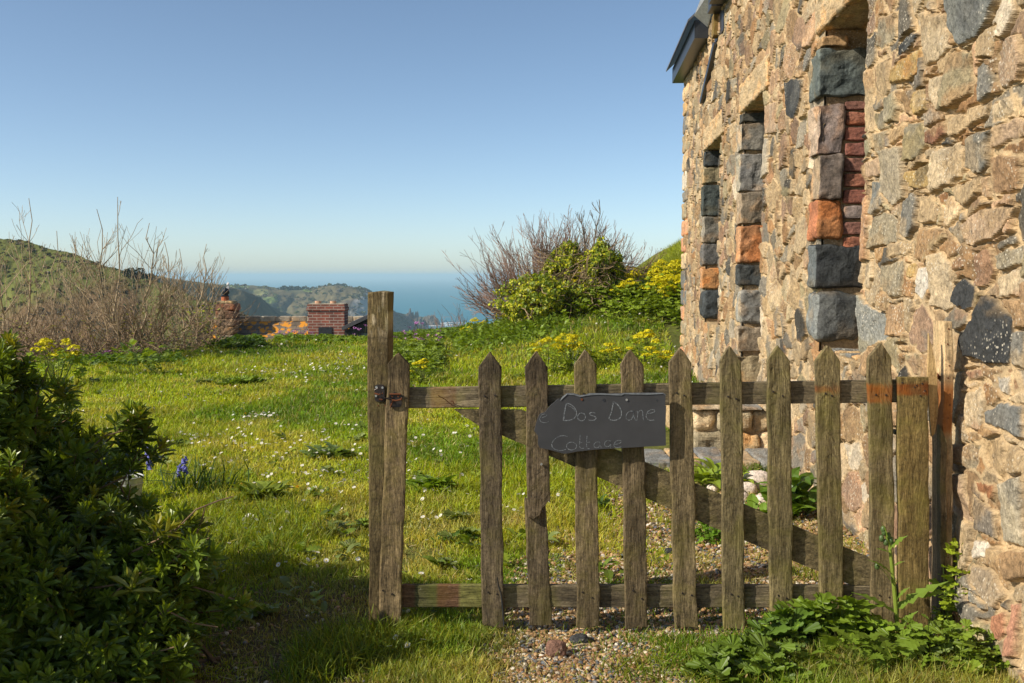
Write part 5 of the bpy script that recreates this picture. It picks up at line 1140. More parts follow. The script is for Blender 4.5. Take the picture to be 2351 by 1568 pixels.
# sparse sprays reaching out
sprays=[[(255,1075),(300,1062),(350,1040),(372,1020)],[(240,1000),(300,985),(335,985),(352,975)],[(300,960),(320,948)],[(380,1240),(450,1170),(500,1150),(535,1140)],[(430,1260),(480,1235)],[(420,1340),(520,1370),(560,1385),(575,1375)],[(300,1330),(330,1310)],[(40,1420),(60,1400)],[(60,830),(75,815),(90,808)],[(0,800),(20,780),(25,772)],[(150,880),(165,870)],[(350,1500),(420,1480)],[(250,1520),(300,1500)],[(380,1400),(440,1430),(500,1440)]]
branch=MB(); so_=[];sd_=[]
for s_ in sprays:
    Yd=random.uniform(2.75,3.1) if s_[0][1]>1200 else 3.35
    P=np.array([at(x,y,Yd+.02*i) for i,(x,y) in enumerate(s_)]); root=V3(P[0][0]-.30,Yd+.15,max(P[0][2]-.25,.02)); Q=np.concatenate([[root],P]); tube(branch,Q,np.linspace(.0035,.002,len(Q)),6,(.20,.13,.075))
    for i in range(len(P)):
        so_.append(P[i]); sd_.append(nrm((P[i]-root)*.5+V3(0,-.05,.5)))
        for _ in range(2): so_.append(P[i]+rng.normal(0,.028,3)); sd_.append(nrm((P[i]-root)*.8+V3(0,0,.4)+rng.normal(0,.3,3)))
O=np.concatenate([O,np.array(so_)]); D=np.concatenate([D,np.array(sd_)])
SIL=[(-900,700),(10,762),(50,795),(95,850),(150,868),(205,918),(330,925),(350,985),(378,1015),(330,1062),(285,1085),(262,1125),(335,1132),(350,1168),(440,1175),(470,1235),(500,1290),(480,1330),(575,1375),(520,1420),(450,1450),(430,1568),(420,2400),(-900,2400)]
ux_,uy_=topx(O); k=inpoly(ux_,uy_,SIL)&(uy_>0)|(O[:,1]<1.5); O=O[k]; D=D[k]
base_n=len(O); eo=[];ed_=[]
for i in rng.choice(len(O)-60,170):
    p=O[i]; d_=nrm(D[i]*.6+(p-V3(-1.9,3.4,.3))*.8+V3(0,0,.25)+rng.normal(0,.25,3)); L=rng.uniform(.05,.13); q=[p+d_*L*t+V3(0,0,.05*t*t) for t in (0,.35,.7,1)]
    tube(branch,q,[.004,.0035,.003,.002],5,(.20,.14,.07)); 
    for j in (1,2,3): eo.append(q[j]+rng.normal(0,.008,3)); ed_.append(nrm(d_+rng.normal(0,.25,3)))
    eo.append(q[2]+rng.normal(0,.03,3)); ed_.append(nrm(d_+rng.normal(0,.5,3)))
eo=np.array(eo); ed_=np.array(ed_); ux_,uy_=topx(eo); k=inpoly(ux_,uy_,SIL); O=np.concatenate([O,eo[k]]); D=np.concatenate([D,ed_[k]])
n=len(O); tone_=fbm(O*2.4,3,9)
yel=(rng.random(n)<.10)
colr=np.array([.155,.215,.026])*(.55+.9*tone_)[:,None]*rng.uniform(.75,1.35,(n,1)); colr=np.where(yel[:,None],np.array([.24,.24,.03]),colr)
a=rng.uniform(0,6.28,n); z=D; x=np.stack([np.cos(a),np.sin(a),np.zeros(n)],-1); x=nrm(x-z*np.sum(x*z,-1,keepdims=True)); Rm=np.stack([x,np.cross(z,x),z],-1)
mb=MB(); wh=rng.integers(0,4,n); scl=rng.uniform(.058,.100,n)
for k in range(4):
    i=wh==k; T,F,Cc=ROS[k]; inst(mb,T,F,O[i],Rm[i],scl[i],colr[i],Cc)
mb.build('foliage',M_gloss,bush)
for i in range(0,n,5):
    c0=V3(-2.0+rng.normal(0,.35),3.3+rng.normal(0,.2),.0); p=O[i]-D[i]*.05; m1=c0*.45+p*.55+V3(rng.normal(0,.07),rng.normal(0,.07),-.05+rng.normal(0,.05)); m2=c0*.15+p*.85+V3(*rng.normal(0,.03,3))-D[i]*.04
    tube(branch,[c0,m1,m2,p],[.009,.006,.004,.0025],5,np.array((.17,.11,.06))*random.uniform(.6,1.3),cap=False)
for i in range(12):   # bare low stems
    x0=random.uniform(-2.0,-1.35); y0=random.uniform(2.7,3.2); P=[V3(x0,y0,.01)]; a=random.uniform(-.9,.7)
    for k in range(5): P.append(P[-1]+V3(math.cos(a)*.10+random.gauss(0,.02),random.gauss(-.02,.03),random.uniform(-.01,.06)))
    tube(branch,P,np.linspace(.009,.003,6),6,(.22,.14,.08))
branch.build('branches',M_bark,bush)
# an unseen second bush, added left of the frame to shade the lower-left corner
shade_bush=empty('evergreen_shrub',V3(-3.4,2.2,0)); tag(shade_bush,'unseen evergreen bush added out of frame on the left to shade the lower-left corner','shrub')
mb=MB(); d=nrm(rng.normal(size=(1500,3))); P=V3(-3.45,2.15,.30)+d*np.array([.80,.90,.62])*(rng.uniform(.5,1,1500)**.4)[:,None]; P=P[P[:,2]>.04]; n=len(P); inst(mb,ROS[0][0],ROS[0][1],P,rots(n,.8),np.full(n,.075),np.tile((.05,.08,.016),(n,1)),ROS[0][2]); mb.build('foliage',M_gloss,shade_bush)
mb=MB()
for k in range(12): tube(mb,[V3(-3.35,2.25,0),V3(-3.35+random.gauss(0,.2),2.25+random.gauss(0,.2),.5),V3(-3.35+random.gauss(0,.35),2.2+random.gauss(0,.35),.75)],[.02,.012,.005],6,(.2,.13,.07))
mb.build('branches',M_bark,shade_bush)

# ---------------------------------------------------------------- broad-leaved weeds
def lobed(nl=7,depth=.25,n=28):
    a=np.linspace(.35,2*np.pi-.35,n); r=1-depth*(.5+.5*np.cos(a*nl)); v=[[0,0,0]]+[[-math.cos(t)*q+.9,math.sin(t)*q,.10*math.sin(t*nl)+.16*abs(math.sin(t))] for t,q in zip(a,r)]
    v=np.array(v)*.55; f=np.array([[0,i,i+1] for i in range(1,n)]); return v,{3:f[:,::-1]}
def strap():
    xs_=np.linspace(0,1,6); w_=np.array([.10,.5,.62,.5,.28,0.02])*.35; V=[];F=[]
    for x,w__ in zip(xs_,w_): V+=[[x,-w__,.05*w__+.22*math.sin(x*2.6)],[x,0,-.03+.22*math.sin(x*2.6)],[x,w__,.05*w__+.22*math.sin(x*2.6)]]
    for i in range(5): F+=[[i*3,i*3+1,i*3+4,i*3+3],[i*3+1,i*3+2,i*3+5,i*3+4]]
    return np.array(V),{4:np.array(F)}
def jag():
    xs_=np.linspace(0,1,11); V=[];F=[]
    for i,x in enumerate(xs_):
        w_=(.34 if i%2 else .13)*math.sin(math.pi*min(x+.08,.99))**.6; V+=[[x-(.05 if i%2 else 0),-w_,.15*math.sin(x*2.5)],[x,0,.15*math.sin(x*2.5)-.02],[x-(.05 if i%2 else 0),w_,.15*math.sin(x*2.5)]]
    for i in range(10): F+=[[i*3,i*3+1,i*3+4,i*3+3],[i*3+1,i*3+2,i*3+5,i*3+4]]
    return np.array(V),{4:np.array(F)}
LOB=lobed(); LOB3=lobed(5,.4); STR=strap(); JAG=jag()
def gpt(px,py):
    d=ray(px,py); P=d*(CAMZ/-d[2])
    for _ in range(5): P=d*((CAMZ-float(hgt(P[0],P[1])))/-d[2])
    return P
def leaves(mb,T,O,size,col,up=.5,jit=.3,d=None):
    n=len(O); a=rng.uniform(0,6.28,n)
    if d is None: d=nrm(np.stack([np.cos(a),np.sin(a),rng.normal(up*.5,.25,n)],-1))
    Rm=frames(d,nrm(np.stack([rng.normal(0,.25,n),rng.normal(0,.25,n),np.ones(n)],-1)))
    inst(mb,T[0],T[1],O,Rm,size*rng.uniform(.55,1.25,n),np.array(col)*np.array([1.9,1.65,1.1])*rng.uniform(1-jit,1+jit,(n,1)))
def patch(name,px,py,rx,ry,h,n,T,size,col,label,cat='plant',group=None,stems=True,mat=None):
    P=gpt(px,py); r_=empty(name,P); tag(r_,label,cat,group)
    a=rng.uniform(0,6.28,n); q=np.sqrt(rng.random(n)); X=P[0]+rx*q*np.cos(a); Y=P[1]+ry*q*np.sin(a); X=np.minimum(X,wallx(Y)-.01)
    top=h*np.sqrt(np.maximum(1-q**2,.02)); Z=hgt(X,Y)+top*rng.uniform(.15,1,n)
    mb=MB(); leaves(mb,T,np.stack([X,Y,Z],-1),size,col); mb.build('leaves',mat or M_leaf,r_)
    if stems:
        mb=MB()
        for i in range(0,n,2): tube(mb,[V3(P[0]+(X[i]-P[0])*.5,P[1]+(Y[i]-P[1])*.5,float(hgt(X[i],Y[i]))-.005),V3(X[i],Y[i],Z[i])],.0016,3,(.10,.15,.03),cap=False)
        mb.build('stems',M_leaf,r_)
    return r_
patch('leafy_weed',1730,1555,.20,.12,.11,140,LOB,.060,(.070,.125,.020),'broad-leaved mallow clump at the left of the weeds below the gate',group='weeds at the foot of the gate')
patch('leafy_weed',1900,1490,.22,.11,.18,240,LOB3,.060,(.095,.165,.020),'bright crinkled leafy weed, tallest of the clump below the ninth picket',group='weeds at the foot of the gate')
patch('leafy_weed',1990,1545,.22,.12,.12,120,JAG,.085,(.075,.130,.018),'jagged-leaved weed clump right of centre below the gate',group='weeds at the foot of the gate')
patch('leafy_weed',2120,1520,.18,.12,.15,130,LOB,.045,(.080,.140,.020),'low weed clump under the wide end board of the gate',group='weeds at the foot of the gate')
patch('leafy_weed',2200,1540,.17,.13,.15,190,LOB,.040,(.085,.140,.020),'weed clump against the foot of the cottage wall',group='weeds at the foot of the gate')
patch('leafy_weed',1800,1500,.14,.10,.13,80,LOB,.058,(.050,.10,.018),'dark green mallow leaves behind the front weeds',group='weeds at the foot of the gate')
patch('climbing_weed',2190,1455,.07,.08,.36,120,LOB3,.036,(.17,.25,.026),'small climbing weed scrambling up beside the right post')
patch('leafy_weed',2260,1560,.14,.10,.09,110,LOB,.036,(.10,.16,.022),'lowest weeds in the corner under the pink granite stone',group='weeds at the foot of the gate')
patch('plantain',1820,1180,.10,.10,.20,44,STR,.17,(.055,.115,.020),'dark strap-leaved plantain against the wall behind the gate')
patch('plantain',1770,1195,.12,.10,.08,36,STR,.13,(.080,.15,.022),'low green plantain in front of the white pebbles')
patch('plantain',1650,1120,.14,.10,.13,50,STR,.15,(.13,.20,.03),'bright plantain growing in front of the lower step')
patch('leafy_weed',1630,1240,.13,.12,.09,150,LOB3,.03,(.075,.16,.015),'cushion of bright green weed on the gravel behind the gate')
patch('leafy_weed',1360,1170,.10,.08,.05,40,STR,.07,(.05,.10,.02),'small dark weed behind the fourth picket')
patch('leafy_weed',1050,1245,.13,.10,.06,60,LOB3,.03,(.04,.09,.015),'dark low weed in the grass behind the second picket')
for i,(px,py,r,lab) in enumerate(((755,1050,.14,'blue-green thistle rosette in the lawn left of the post'),(560,885,.25,'dark docken clump across the lawn'),(325,862,.5,'tall feathery weed at the far left edge of the lawn'),(1000,1130,.09,'dandelion rosette behind the gate near the latch'),(600,1150,.08,'wide-leaved plantain beside the bush shade'),(540,800,.6,'low dark weed clump near the lawn edge'))):
    patch('leafy_weed',px,py,r,r*.6,r*(.9 if i==2 else .35),90,[JAG,LOB,JAG,STR,STR,LOB][i],[.11,.10,.14,.13,.14,.12][i],[(.09,.145,.06),(.09,.15,.02),(.11,.17,.035),(.09,.16,.022),(.11,.16,.03),(.08,.14,.02)][i],lab)
# spiky leaves by the bluebells
P=gpt(450,1130); r_=empty('bulb_leaves',P); tag(r_,'upright narrow bulb leaves in the lawn beside the bluebells','plant'); mb=MB(); n=60; X=P[0]+rng.normal(0,.10,n); Y=P[1]+rng.normal(0,.06,n); grass(mb,X,Y,rng.uniform(.12,.27,n),np.full(n,.010),np.tile((.055,.10,.02),(n,1))*rng.uniform(.7,1.3,(n,1)),.3); mb.build('leaves',M_leaf,r_)
# tall sow-thistle stalk in front of the end board
Yt=3.38; sw=empty('sow_thistle',at(2068,1475,Yt)); tag(sw,'tall single-stemmed sow thistle with jagged leaves in front of the end board','plant')
mb=MB(); tube(mb,[at(2068,1475,Yt),at(2060,1430,Yt),at(2052,1340,Yt),at(2043,1255,Yt),at(2032,1222,Yt)],[.0085,.0078,.007,.0055,.0035],8,(.26,.34,.05)); mb.build('stem',M_leaf,sw)
def jleaf(mb,p0,p1,w_,col=(.17,.26,.035),droop=.3):
    d=p1-p0; L=np.linalg.norm(d); Rm=frames((d/L)[None],np.array([[0,-.25,1.]])); inst(mb,JAG[0],JAG[1],p0[None],Rm,np.array([[L,w_,L*.6]]),np.array([col]))
mb=MB()
for a,b_,w_ in (((2058,1408),(1952,1365),.085),((2062,1395),(2180,1340),.09),((2052,1320),(1990,1288),.06),((2040,1260),(2085,1232),.07),((2052,1345),(2010,1300),.04),((2058,1375),(2090,1350),.05),((2036,1240),(2022,1200),.04),((2046,1270),(2010,1262),.04),((2050,1300),(2078,1290),.03),((2064,1440),(2110,1405),.07),((2064,1445),(2010,1425),.07),((2120,1370),(2175,1362),.06),((2000,1392),(1960,1400),.05)): jleaf(mb,at(*a,Yt),at(*b_,Yt-.02),w_)
mb.build('leaves',M_leaf,sw)
for (x,y) in ((2030,1222),(2040,1230),(2024,1236),(2034,1245),(2046,1240),(2028,1215),(2014,1300)): T,F=sphere_t(1); mb=MB(); mb.add(T*.009*np.array([1,1,1.4])+at(x,y,Yt),F,np.tile((.10,.16,.05),(len(T),1))); mb.build('bud',M_leaf,sw)

# ---------------------------------------------------------------- alexanders: yellow-green umbels
def alex_parts(seed,h,nu,leafn,r):
    g=np.random.default_rng(seed); st=MB(); ul_=[]; lf=MB()
    for k in range(nu):
        a=g.uniform(0,6.28); q=r*math.sqrt(g.random()); top=V3(q*math.cos(a),q*math.sin(a),h*g.uniform(.55,1)*(1-.35*q/r)); tube(st,[V3(top[0]*.2,top[1]*.2,0),top*V3(.7,.7,.6),top],[.006,.004,.003],4,(.13,.17,.03),cap=False)
        um=MB(); ul_.append(um); m_=34; d=nrm(np.stack([g.normal(size=m_),g.normal(size=m_),np.abs(g.normal(size=m_))+.3],-1)); ur=g.uniform(.045,.07); O=top+d*ur*np.array([1,1,.75])
        T=np.array([(-.5,0,0),(0,-.5,.12),(.5,0,0),(0,.5,.12)]); Rm=frames(nrm(g.normal(size=(m_,3))*.5+V3(1,0,0)),nrm(d+V3(0,0,.6)))
        inst(um,T,{4:[[0,1,2,3]]},O,Rm,g.uniform(.028,.045,m_),np.array([.74,.66,.022])*g.uniform(.6,1.15,(m_,1)))
    n=leafn; a=g.uniform(0,6.28,n); q=r*1.1*np.sqrt(g.random(n)); O=np.stack([q*np.cos(a),q*np.sin(a),h*.62*g.random(n)**.9],-1); d=nrm(np.stack([np.cos(a),np.sin(a),g.normal(.1,.3,n)],-1)); Rm=frames(d,nrm(np.stack([g.normal(0,.3,n),g.normal(0,.3,n),np.ones(n)],-1)))
    inst(lf,LOB3[0],LOB3[1],O,Rm,g.uniform(.05,.10,n),np.array([.27,.36,.025])*g.uniform(.55,1.3,(n,1)))
    return st,ul_,lf
apro=[]
def alex_new(k):
    r_=empty('alexanders_plant',(0,0,0)); s_,u,l=alex_parts(500+k,[.55,.70,.45][k],[13,18,9][k],[70,110,45][k],[.20,.28,.15][k]); s_.build('stems',M_leaf,r_); [q_.build('flower_head',M_petal_y,r_) for q_ in u]; l.build('leaves',M_leaf,r_); return r_
M_petal_y=mat_leaf('yellow_floret',.6,.2,.35,(1.1,1.1,.6))
for k in range(3): apro.append(alex_new(k))
used=[False]*3
def copy_tree(o):
    c=o.copy(); COL.objects.link(c)
    for ch in o.children: d_=ch.copy(); COL.objects.link(d_); d_.parent=c
    return c
def alex(x,y,k,s,label,group):
    o_=apro[k] if not used[k] else copy_tree(apro[k]); used[k]=True; o_.location=(x,y,float(hgt(x,y))-.01); o_.scale=(s,)*3; o_.rotation_euler=(0,0,random.uniform(0,6.28)); tag(o_,label,'plant',group)
GA='alexanders plants flowering yellow-green'
for px,py,k,s,lab in ((1262,862,1,.62,'yellow-flowered plant behind the third and fourth pickets, leftmost of the lawn row'),(1310,850,1,.62,'dense yellow-flowered plant just left of the fifth picket'),(1340,838,0,.5,'smaller yellow-flowered plant behind the fourth picket top'),(965,880,0,.48,'yellow-flowered plant standing right of the latch post'),(1405,835,2,.6,'thin yellow-flowered plant between the fifth picket and its left neighbour'),(1478,838,0,.75,'tall yellow-flowered plant to the right of the fifth picket'),(1500,850,2,.6,'short yellow-flowered plant left of the sixth picket'),(1537,850,2,.5,'little yellow-flowered plant hidden behind the sixth picket'),(130,885,1,.72,'yellow-flowered plant rising beside the top of the evergreen bush')):
    P=gpt(px,py); alex(P[0],P[1],k,s*1.35,lab,GA)
bankp=[]
g=np.random.default_rng(77)
for i in range(64):
    px=g.uniform(1330,1590); yb=19.3-(px-1290)/285*2.2+g.uniform(-1.0,2.6); bankp.append(((px-1175)/2286*yb,yb))
for i in range(20):
    px=g.uniform(1060,1300); yb=18.6+g.uniform(-.6,.5); bankp.append(((px-1175)/2286*yb,yb))
for i,(x,y) in enumerate(bankp): alex(x,y,int(g.integers(0,2)),g.uniform(.75,1.25)*(1.0 if i<64 else .55),'yellow-green flowering plant in the mass covering the foot of the bank','alexanders plants massed on the bank')

# ---------------------------------------------------------------- ivy mounds, bare shrubs, saplings
def ivy(px,py,Y,rx,rz,label,n=9500):
    c=at(px,py,Y); r_=empty('ivy_mound',V3(c[0],Y,float(hgt(c[0],Y)))); tag(r_,label,'ivy')
    mb=MB(); d=nrm(rng.normal(size=(n,3))); wob=.42+1.15*fbm(d*2.0+px,3,int(px)); q=rng.uniform(.86,1.05,n)
    O=c+d*np.array([rx,rx*.9,rz])*(wob*q)[:,None]; k=(O[:,2]>hgt(O[:,0],O[:,1])-.05)&(fbm(d*5+px,2,3)>.36); O,d=O[k],d[k]; m_=len(O)
    Rm=frames(nrm(d*.3+V3(0,0,-.8)+rng.normal(0,.5,(m_,3))),nrm(d+rng.normal(0,.45,(m_,3))))
    cl_=fbm(O*3,3,7); col=np.where((rng.random(m_)<.35+.6*(cl_-.4))[:,None],np.array([.54,.53,.03]),np.array([.20,.27,.02]))*rng.uniform(.6,1.25,(m_,1))
    T=np.array([(0,0,0),(.35,-.45,.05),(1,0,-.06),(.35,.45,.05)]); inst(mb,T,{4:[[0,1,2,3]]},O,Rm,rng.uniform(.038,.066,m_),col); mb.build('leaves',M_leaf,r_)
    mb=MB()
    for i in range(170):
        a=c+nrm(rng.normal(size=3))*np.array([rx,rx*.9,rz])*rng.uniform(.3,.85); P=[a]; dd=nrm(rng.normal(size=3)+V3(0,0,-.3))
        for _ in range(5): dd=nrm(dd+rng.normal(0,.5,3)); P.append(P[-1]+dd*.14)
        tube(mb,P,.007,3,np.array((.24,.17,.10))*rng.uniform(.5,1.2),cap=False)
    mb.build('stems',M_bark,r_)
ivy(1232,695,17.2,.55,.42,'low ivy-covered mound, lowest and leftmost of the ivy')
ivy(1380,625,17.8,.37,.50,'tall rounded ivy-covered stump under the bare twigs, nearest the cottage',10500)
ivy(1300,620,18.2,.33,.40,'ivy-clad clump between the two larger ivy mounds',7500)
ivy(1330,690,17.4,.45,.32,'ragged ivy draping the foot of the middle clump',5000)
def grow(tw,p,d,L,r,depth,g,col,up=.25,wig=.18,nb=(3,6),ang=.6,seg=7,ns=4):
    P=[p]; dd=d
    for i in range(seg): dd=nrm(dd+g.normal(0,wig/seg**.5,3)+V3(0,0,up/seg)); P.append(P[-1]+dd*L/seg)
    tube(tw,P,np.linspace(r,max(r*.35,.0028),seg+1),ns,np.array(col)*g.uniform(.75,1.25),cap=False)
    if depth>0:
        for k in range(int(g.integers(nb[0],nb[1]+1))):
            t=g.uniform(.25,.92); i=int(t*seg); q=P[i]; base=nrm(P[i+1]-P[i]); s_=nrm(np.cross(base,g.normal(size=3))); grow(tw,q,nrm(base*math.cos(ang)+s_*math.sin(ang)),L*(1-t*.6)*g.uniform(.35,.65),r*.5,depth-1,g,col,up,wig,nb,ang,max(seg-2,3),3)
    return P
TWC=(.37,.28,.175); TWR=(.26,.165,.12)
saps=[(62,66,455,15.6,'bare sapling at the far left with a tall fine top',.6,0),(250,222,480,15.4,'bare sapling curving left to a single high tip',.5,0),(277,270,452,15.2,'tallest bare sapling, straight trunk with upright forks, left of centre',.6,1),(330,343,512,15.5,'bare sapling leaning right behind the tallest one',.6,0),(385,378,556,16.4,'slender bare sapling with a stubby bud-knobbed top',.4,1),(430,412,571,17.2,'pale forked sapling left of the stone chimney',.55,0),(448,474,560,17.0,'bare sapling whose long top bends right over the sea',.5,0),(465,500,589,17.3,'low bare sapling nearest the stone chimney, leaning right',.5,0),(160,165,540,15.8,'bare sapling in the thicket under the hill crest',.7,0),(115,130,530,16.2,'bare shrubby sapling second from the left',.7,0),(205,190,560,15.6,'bare multi-stemmed sapling beside the leaning one',.7,0),(10,-5,520,15.2,'bare sapling cut by the left edge of the photo',.6,0),(360,395,600,16.0,'short bare sapling between the two forked ones',.5,0)]
for i,(bx,tx_,ty,Y,lab,an,st_) in enumerate(saps):
    g=np.random.default_rng(900+i); b=at(bx,830,Y); b[2]=float(hgt(b[0],Y))-.05; t=at(tx_,ty,Y); H=t-b; L=np.linalg.norm(H)
    r_=empty('bare_sapling',b); tag(r_,lab,'tree','bare saplings along the lawn edge')
    tk=MB(); P=[b+H*q+V3(g.normal(0,.035),g.normal(0,.05),0)*(1 if 0<q<1 else 0) for q in np.linspace(0,1,10)]; tube(tk,P,np.linspace(.019,.0045,10),6,np.array(TWC)*g.uniform(.8,1.2)); tk.build('trunk',M_bark,r_)
    tw=MB()
    for k in range(int(20+g.integers(0,8))):
        q=g.uniform(.12,.9); j=int(q*9); p=P[j]; a=g.uniform(0,6.28); dd=nrm(V3(math.cos(a)*.75,math.sin(a)*.6,.8)); grow(tw,p,dd,L*(1-q)*g.uniform(.35,.85)+.15,.009*(1-q*.6),1,g,TWC,.55,.25,(1,4),.6,6)
    tw.build('twigs',M_bark,r_)
mb=MB(); g=np.random.default_rng(31)
for i in range(900):     # tangle of thin stems
    px=g.uniform(-60,505); Y=g.uniform(14.9,17.6)+ (1.5 if px>380 else 0); b=at(px,835,Y); z0=float(hgt(b[0],Y)); L=g.uniform(.5,1.45)*(1.0 if px<400 else .75)
    a=g.uniform(0,6.28); dd=nrm(V3(math.cos(a)*.7,math.sin(a)*.4,g.uniform(.3,1.2))); grow(mb,V3(b[0],Y,z0+g.uniform(0,.35)),dd,L,.008,1,g,(.26,.175,.105),.25,.6,(1,4),.7,5,3)
for i in range(260):
    px=g.uniform(850,1075); Y=g.uniform(20.5,22.); b=at(px,770,Y); grow(mb,V3(b[0],Y,float(hgt(b[0],Y))),nrm(V3(g.normal(0,.4),g.normal(0,.3),1)),g.uniform(.25,.7),.006,1,g,TWR,.3,.5,(1,3),.6,4,3)
for i in range(90):
    px=g.uniform(700,790); Y=g.uniform(19.8,20.6); b=at(px,780,Y); grow(mb,V3(b[0],Y,float(hgt(b[0],Y))),nrm(V3(g.normal(0,.5),g.normal(0,.3),1)),g.uniform(.3,.6),.005,1,g,TWR,.2,.6,(1,3),.7,4,3)
tag(mb.build('twiggy_thicket',M_bark),'tangle of thin bare brown stems along the lawn edge','thicket',kind='stuff')
mb=MB(); n=1500; px=rng.uniform(-60,505,n); Y=rng.uniform(14.8,16.5,n); X=(px-1175)/2286*Y; O=np.stack([X,Y,hgt(X,Y)+rng.uniform(.05,.9,n)**1.5],-1); leaves(mb,(np.array([(0,0,0),(.35,-.4,.05),(1,0,-.06),(.35,.4,.05)]),{4:np.array([[0,1,2,3]])}),O,.05,(.17,.20,.03)); tag(mb.build('young_leaves',M_leaf),'scattered fresh yellow-green leaves among the bare thicket','leaves',kind='stuff')
# purple-brown bare shrubs on the right
shr=[(1195,735,19.2,(-.85,.62),1.35,'bare purple-brown shrub leaning far left over the sea view'),(1205,730,19.0,(-.50,.85),1.65,'bare shrub fanning up and left, second from the sea'),(1240,715,19.2,(-.25,1.),1.95,'bare twiggy shrub in the middle of the clump behind the ivy'),(1265,715,19.4,(-.05,1.),2.05,'bare twiggy shrub directly behind the low ivy mound'),(1320,700,19.6,(.05,1.),1.9,'bare twiggy shrub behind the ivy-clad clump'),(1390,690,19.5,(.35,1.),1.45,'bare twigs spreading right behind the tall ivy stump')]
for i,(px,py,Y,dr,L,lab) in enumerate(shr):
    g=np.random.default_rng(70+i); b=at(px,py,Y); b[2]=float(hgt(b[0],Y))-.05; r_=empty('bare_shrub',b); tag(r_,lab,'shrub','bare shrubs on the right bank')
    tw=MB()
    for k in range(52): 
        p=b+V3(g.normal(0,.28),g.normal(0,.25),0); grow(tw,p,nrm(V3(dr[0]+g.normal(0,.30),g.normal(0,.3),dr[1]+g.normal(0,.12))),L*g.uniform(.5,1.0),.009,2,g,TWR,.18,.30,(2,4),.42,6,3)
    tw.build('twigs',M_bark,r_)
for i,(bx,by,tx_,ty,Y,lab) in enumerate(((1350,640,1378,462,18.6,'straight-stemmed bare sapling, highest of the pair above the ivy'),(1345,640,1338,490,18.8,'bare sapling with rounded forked crown above the ivy, left of the highest'))):
    g=np.random.default_rng(40+i); b=at(bx,by,Y); b[2]=float(hgt(b[0],Y)); t=at(tx_,ty,Y); H=t-b; L=np.linalg.norm(H); r_=empty('bare_sapling',b); tag(r_,lab,'tree')
    tk=MB(); P=[b+H*q+V3(g.normal(0,.02),0,0) for q in np.linspace(0,1,9)]; tube(tk,P,np.linspace(.03,.006,9),6,(.15,.12,.09)); tk.build('trunk',M_bark,r_); tw=MB()
    for k in range(16): q=g.uniform(.45,.95); a=g.uniform(0,6.28); grow(tw,P[int(q*8)],nrm(V3(math.cos(a)*.8,math.sin(a)*.5,.7)),.55*(1.15-q)+.15,.007,1,g,(.15,.12,.09),.7,.2,(1,3),.5,6,3)
    tw.build('twigs',M_bark,r_)
# green border along the lawn edge and on the bank: leafy ground cover
mb=MB()
def cover(n,px0,px1,yf,hh,size,col,T=LOB3,spread=.9):
    px=rng.uniform(px0,px1,n); X0=(px-1175)/2286*19; Yb=yf(px)+rng.normal(0,spread*.5,n); X=(px-1175)/2286*Yb; cl_=.35+1.3*n2(X,Yb,1.1,3,61); O=np.stack([X,Yb,hgt(X,Yb)+hh*cl_*rng.random(n)],-1); leaves(mb,T,O,size,np.array(col)[None]*(.6+.8*n2(X,Yb,1.7,2,62))[:,None])
cover(4200,630,850,lambda p:19.3+0*p,.09,.07,(.09,.155,.016)); cover(1600,420,600,lambda p:17.9+0*p,.14,.09,(.060,.115,.016))
cover(4000,895,1110,lambda p:19.6+0*p,.11,.075,(.085,.15,.018)); cover(2200,900,1010,lambda p:14.5+(p-900)*.01,.16,.09,(.10,.16,.018),spread=2.4); cover(2200,1040,1300,lambda p:17.+0*p,.16,.12,(.09,.15,.018),STR,2.0)
cover(5000,1250,1590,lambda p:18.6-(p-1290)/300*1.8,.36,.09,(.105,.165,.016),spread=1.6); cover(900,130,420,lambda p:14.6+0*p,.13,.08,(.06,.12,.016))
tag(mb.build('edge_plants',M_leaf),'leafy green ground cover along the far edge of the lawn','ground cover',kind='stuff')
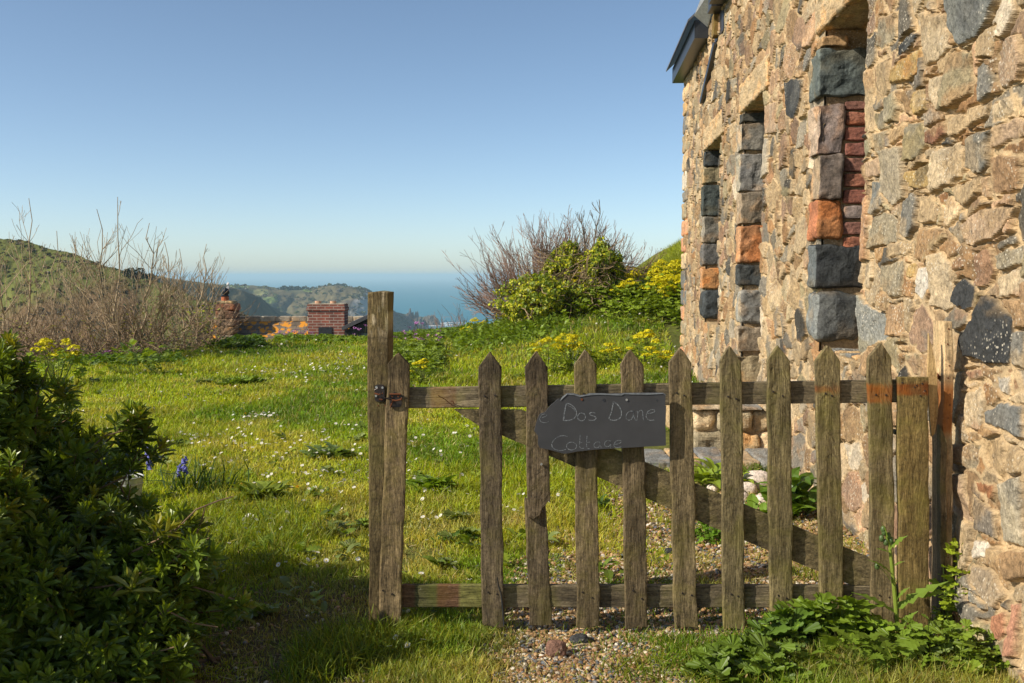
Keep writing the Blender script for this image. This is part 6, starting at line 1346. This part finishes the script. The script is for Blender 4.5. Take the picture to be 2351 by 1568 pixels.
# grass on the bank
mb=MB(); n=60000; Y=rng.uniform(17.5,25.5,n); px=rng.uniform(1380,1640,n); X=(px-1175)/2286*Y; k=X>1.6; X,Y=X[k],Y[k]; n=len(X); c=np.array([.30,.34,.03])*(.5+1.0*n2(X,Y,1.4,3,71))[:,None]*rng.uniform(.6,1.3,(n,1)); grass(mb,X,Y,rng.uniform(.10,.28,n),np.full(n,.014),c,.45); tag(mb.build('bank_grass',M_grass),'rough grass covering the steep bank behind the cottage corner','grass',kind='stuff')
# pink campion dots
proto=None; g=np.random.default_rng(8); FP=[(915,730),(940,760)]
mb=MB(); cam_t=[]
for i in range(70):
    if i<18: px=g.uniform(905,1010); Y=g.uniform(16.0,19.6)
    elif i<24: px=g.uniform(790,842); Y=g.uniform(18.6,19.8)
    elif i<50: px=g.uniform(215,250); Y=15.
    else: px=g.uniform(480,740); Y=19.3
    X=(px-1175)/2286*Y; z=float(hgt(X,Y)); p=V3(X,Y,z+g.uniform(.15,.36)); 
    if proto is None:
        q=MB(); leafcloud(q,(0,0,0),(.035,.035,.025),9,.035,(.42,.16,.40),5); tube(q,[V3(0,0,-.4),V3(0,0,0)],.003,3,(.12,.15,.05)); proto=q.build('pink_campion',M_petal,None); o_=proto
    else: o_=proto.copy(); COL.objects.link(o_)
    o_.location=p; o_.rotation_euler=(g.normal(0,.2),g.normal(0,.2),g.uniform(0,6)); tag(o_,'pinkish purple campion flower among the leaves at the lawn edge','flower','campion flowers at the lawn edge')

mb=MB(); X,Y=visible_px(300,3.6,15,-100,2200,.9); k=inlawn(X,Y)&~steps_(X,Y)&(gravel(X,Y)<.8); X,Y=X[k],Y[k]
for x,y in zip(X,Y):
    n=random.randint(5,12); sz=random.uniform(.03,.09); T=[STR,JAG,LOB,STR][random.randrange(4)]; O=np.stack([x+rng.normal(0,sz*.35,n),y+rng.normal(0,sz*.35,n),np.full(n,float(hgt(x,y))+.012)+rng.uniform(0,.03,n)],-1); leaves(mb,T,O,sz,np.array([(.08,.13,.018),(.11,.16,.02),(.09,.13,.04)][random.randrange(3)]),.35)
tag(mb.build('lawn_weeds',M_leaf),'small flat weeds scattered through the lawn and path','weeds',kind='stuff')
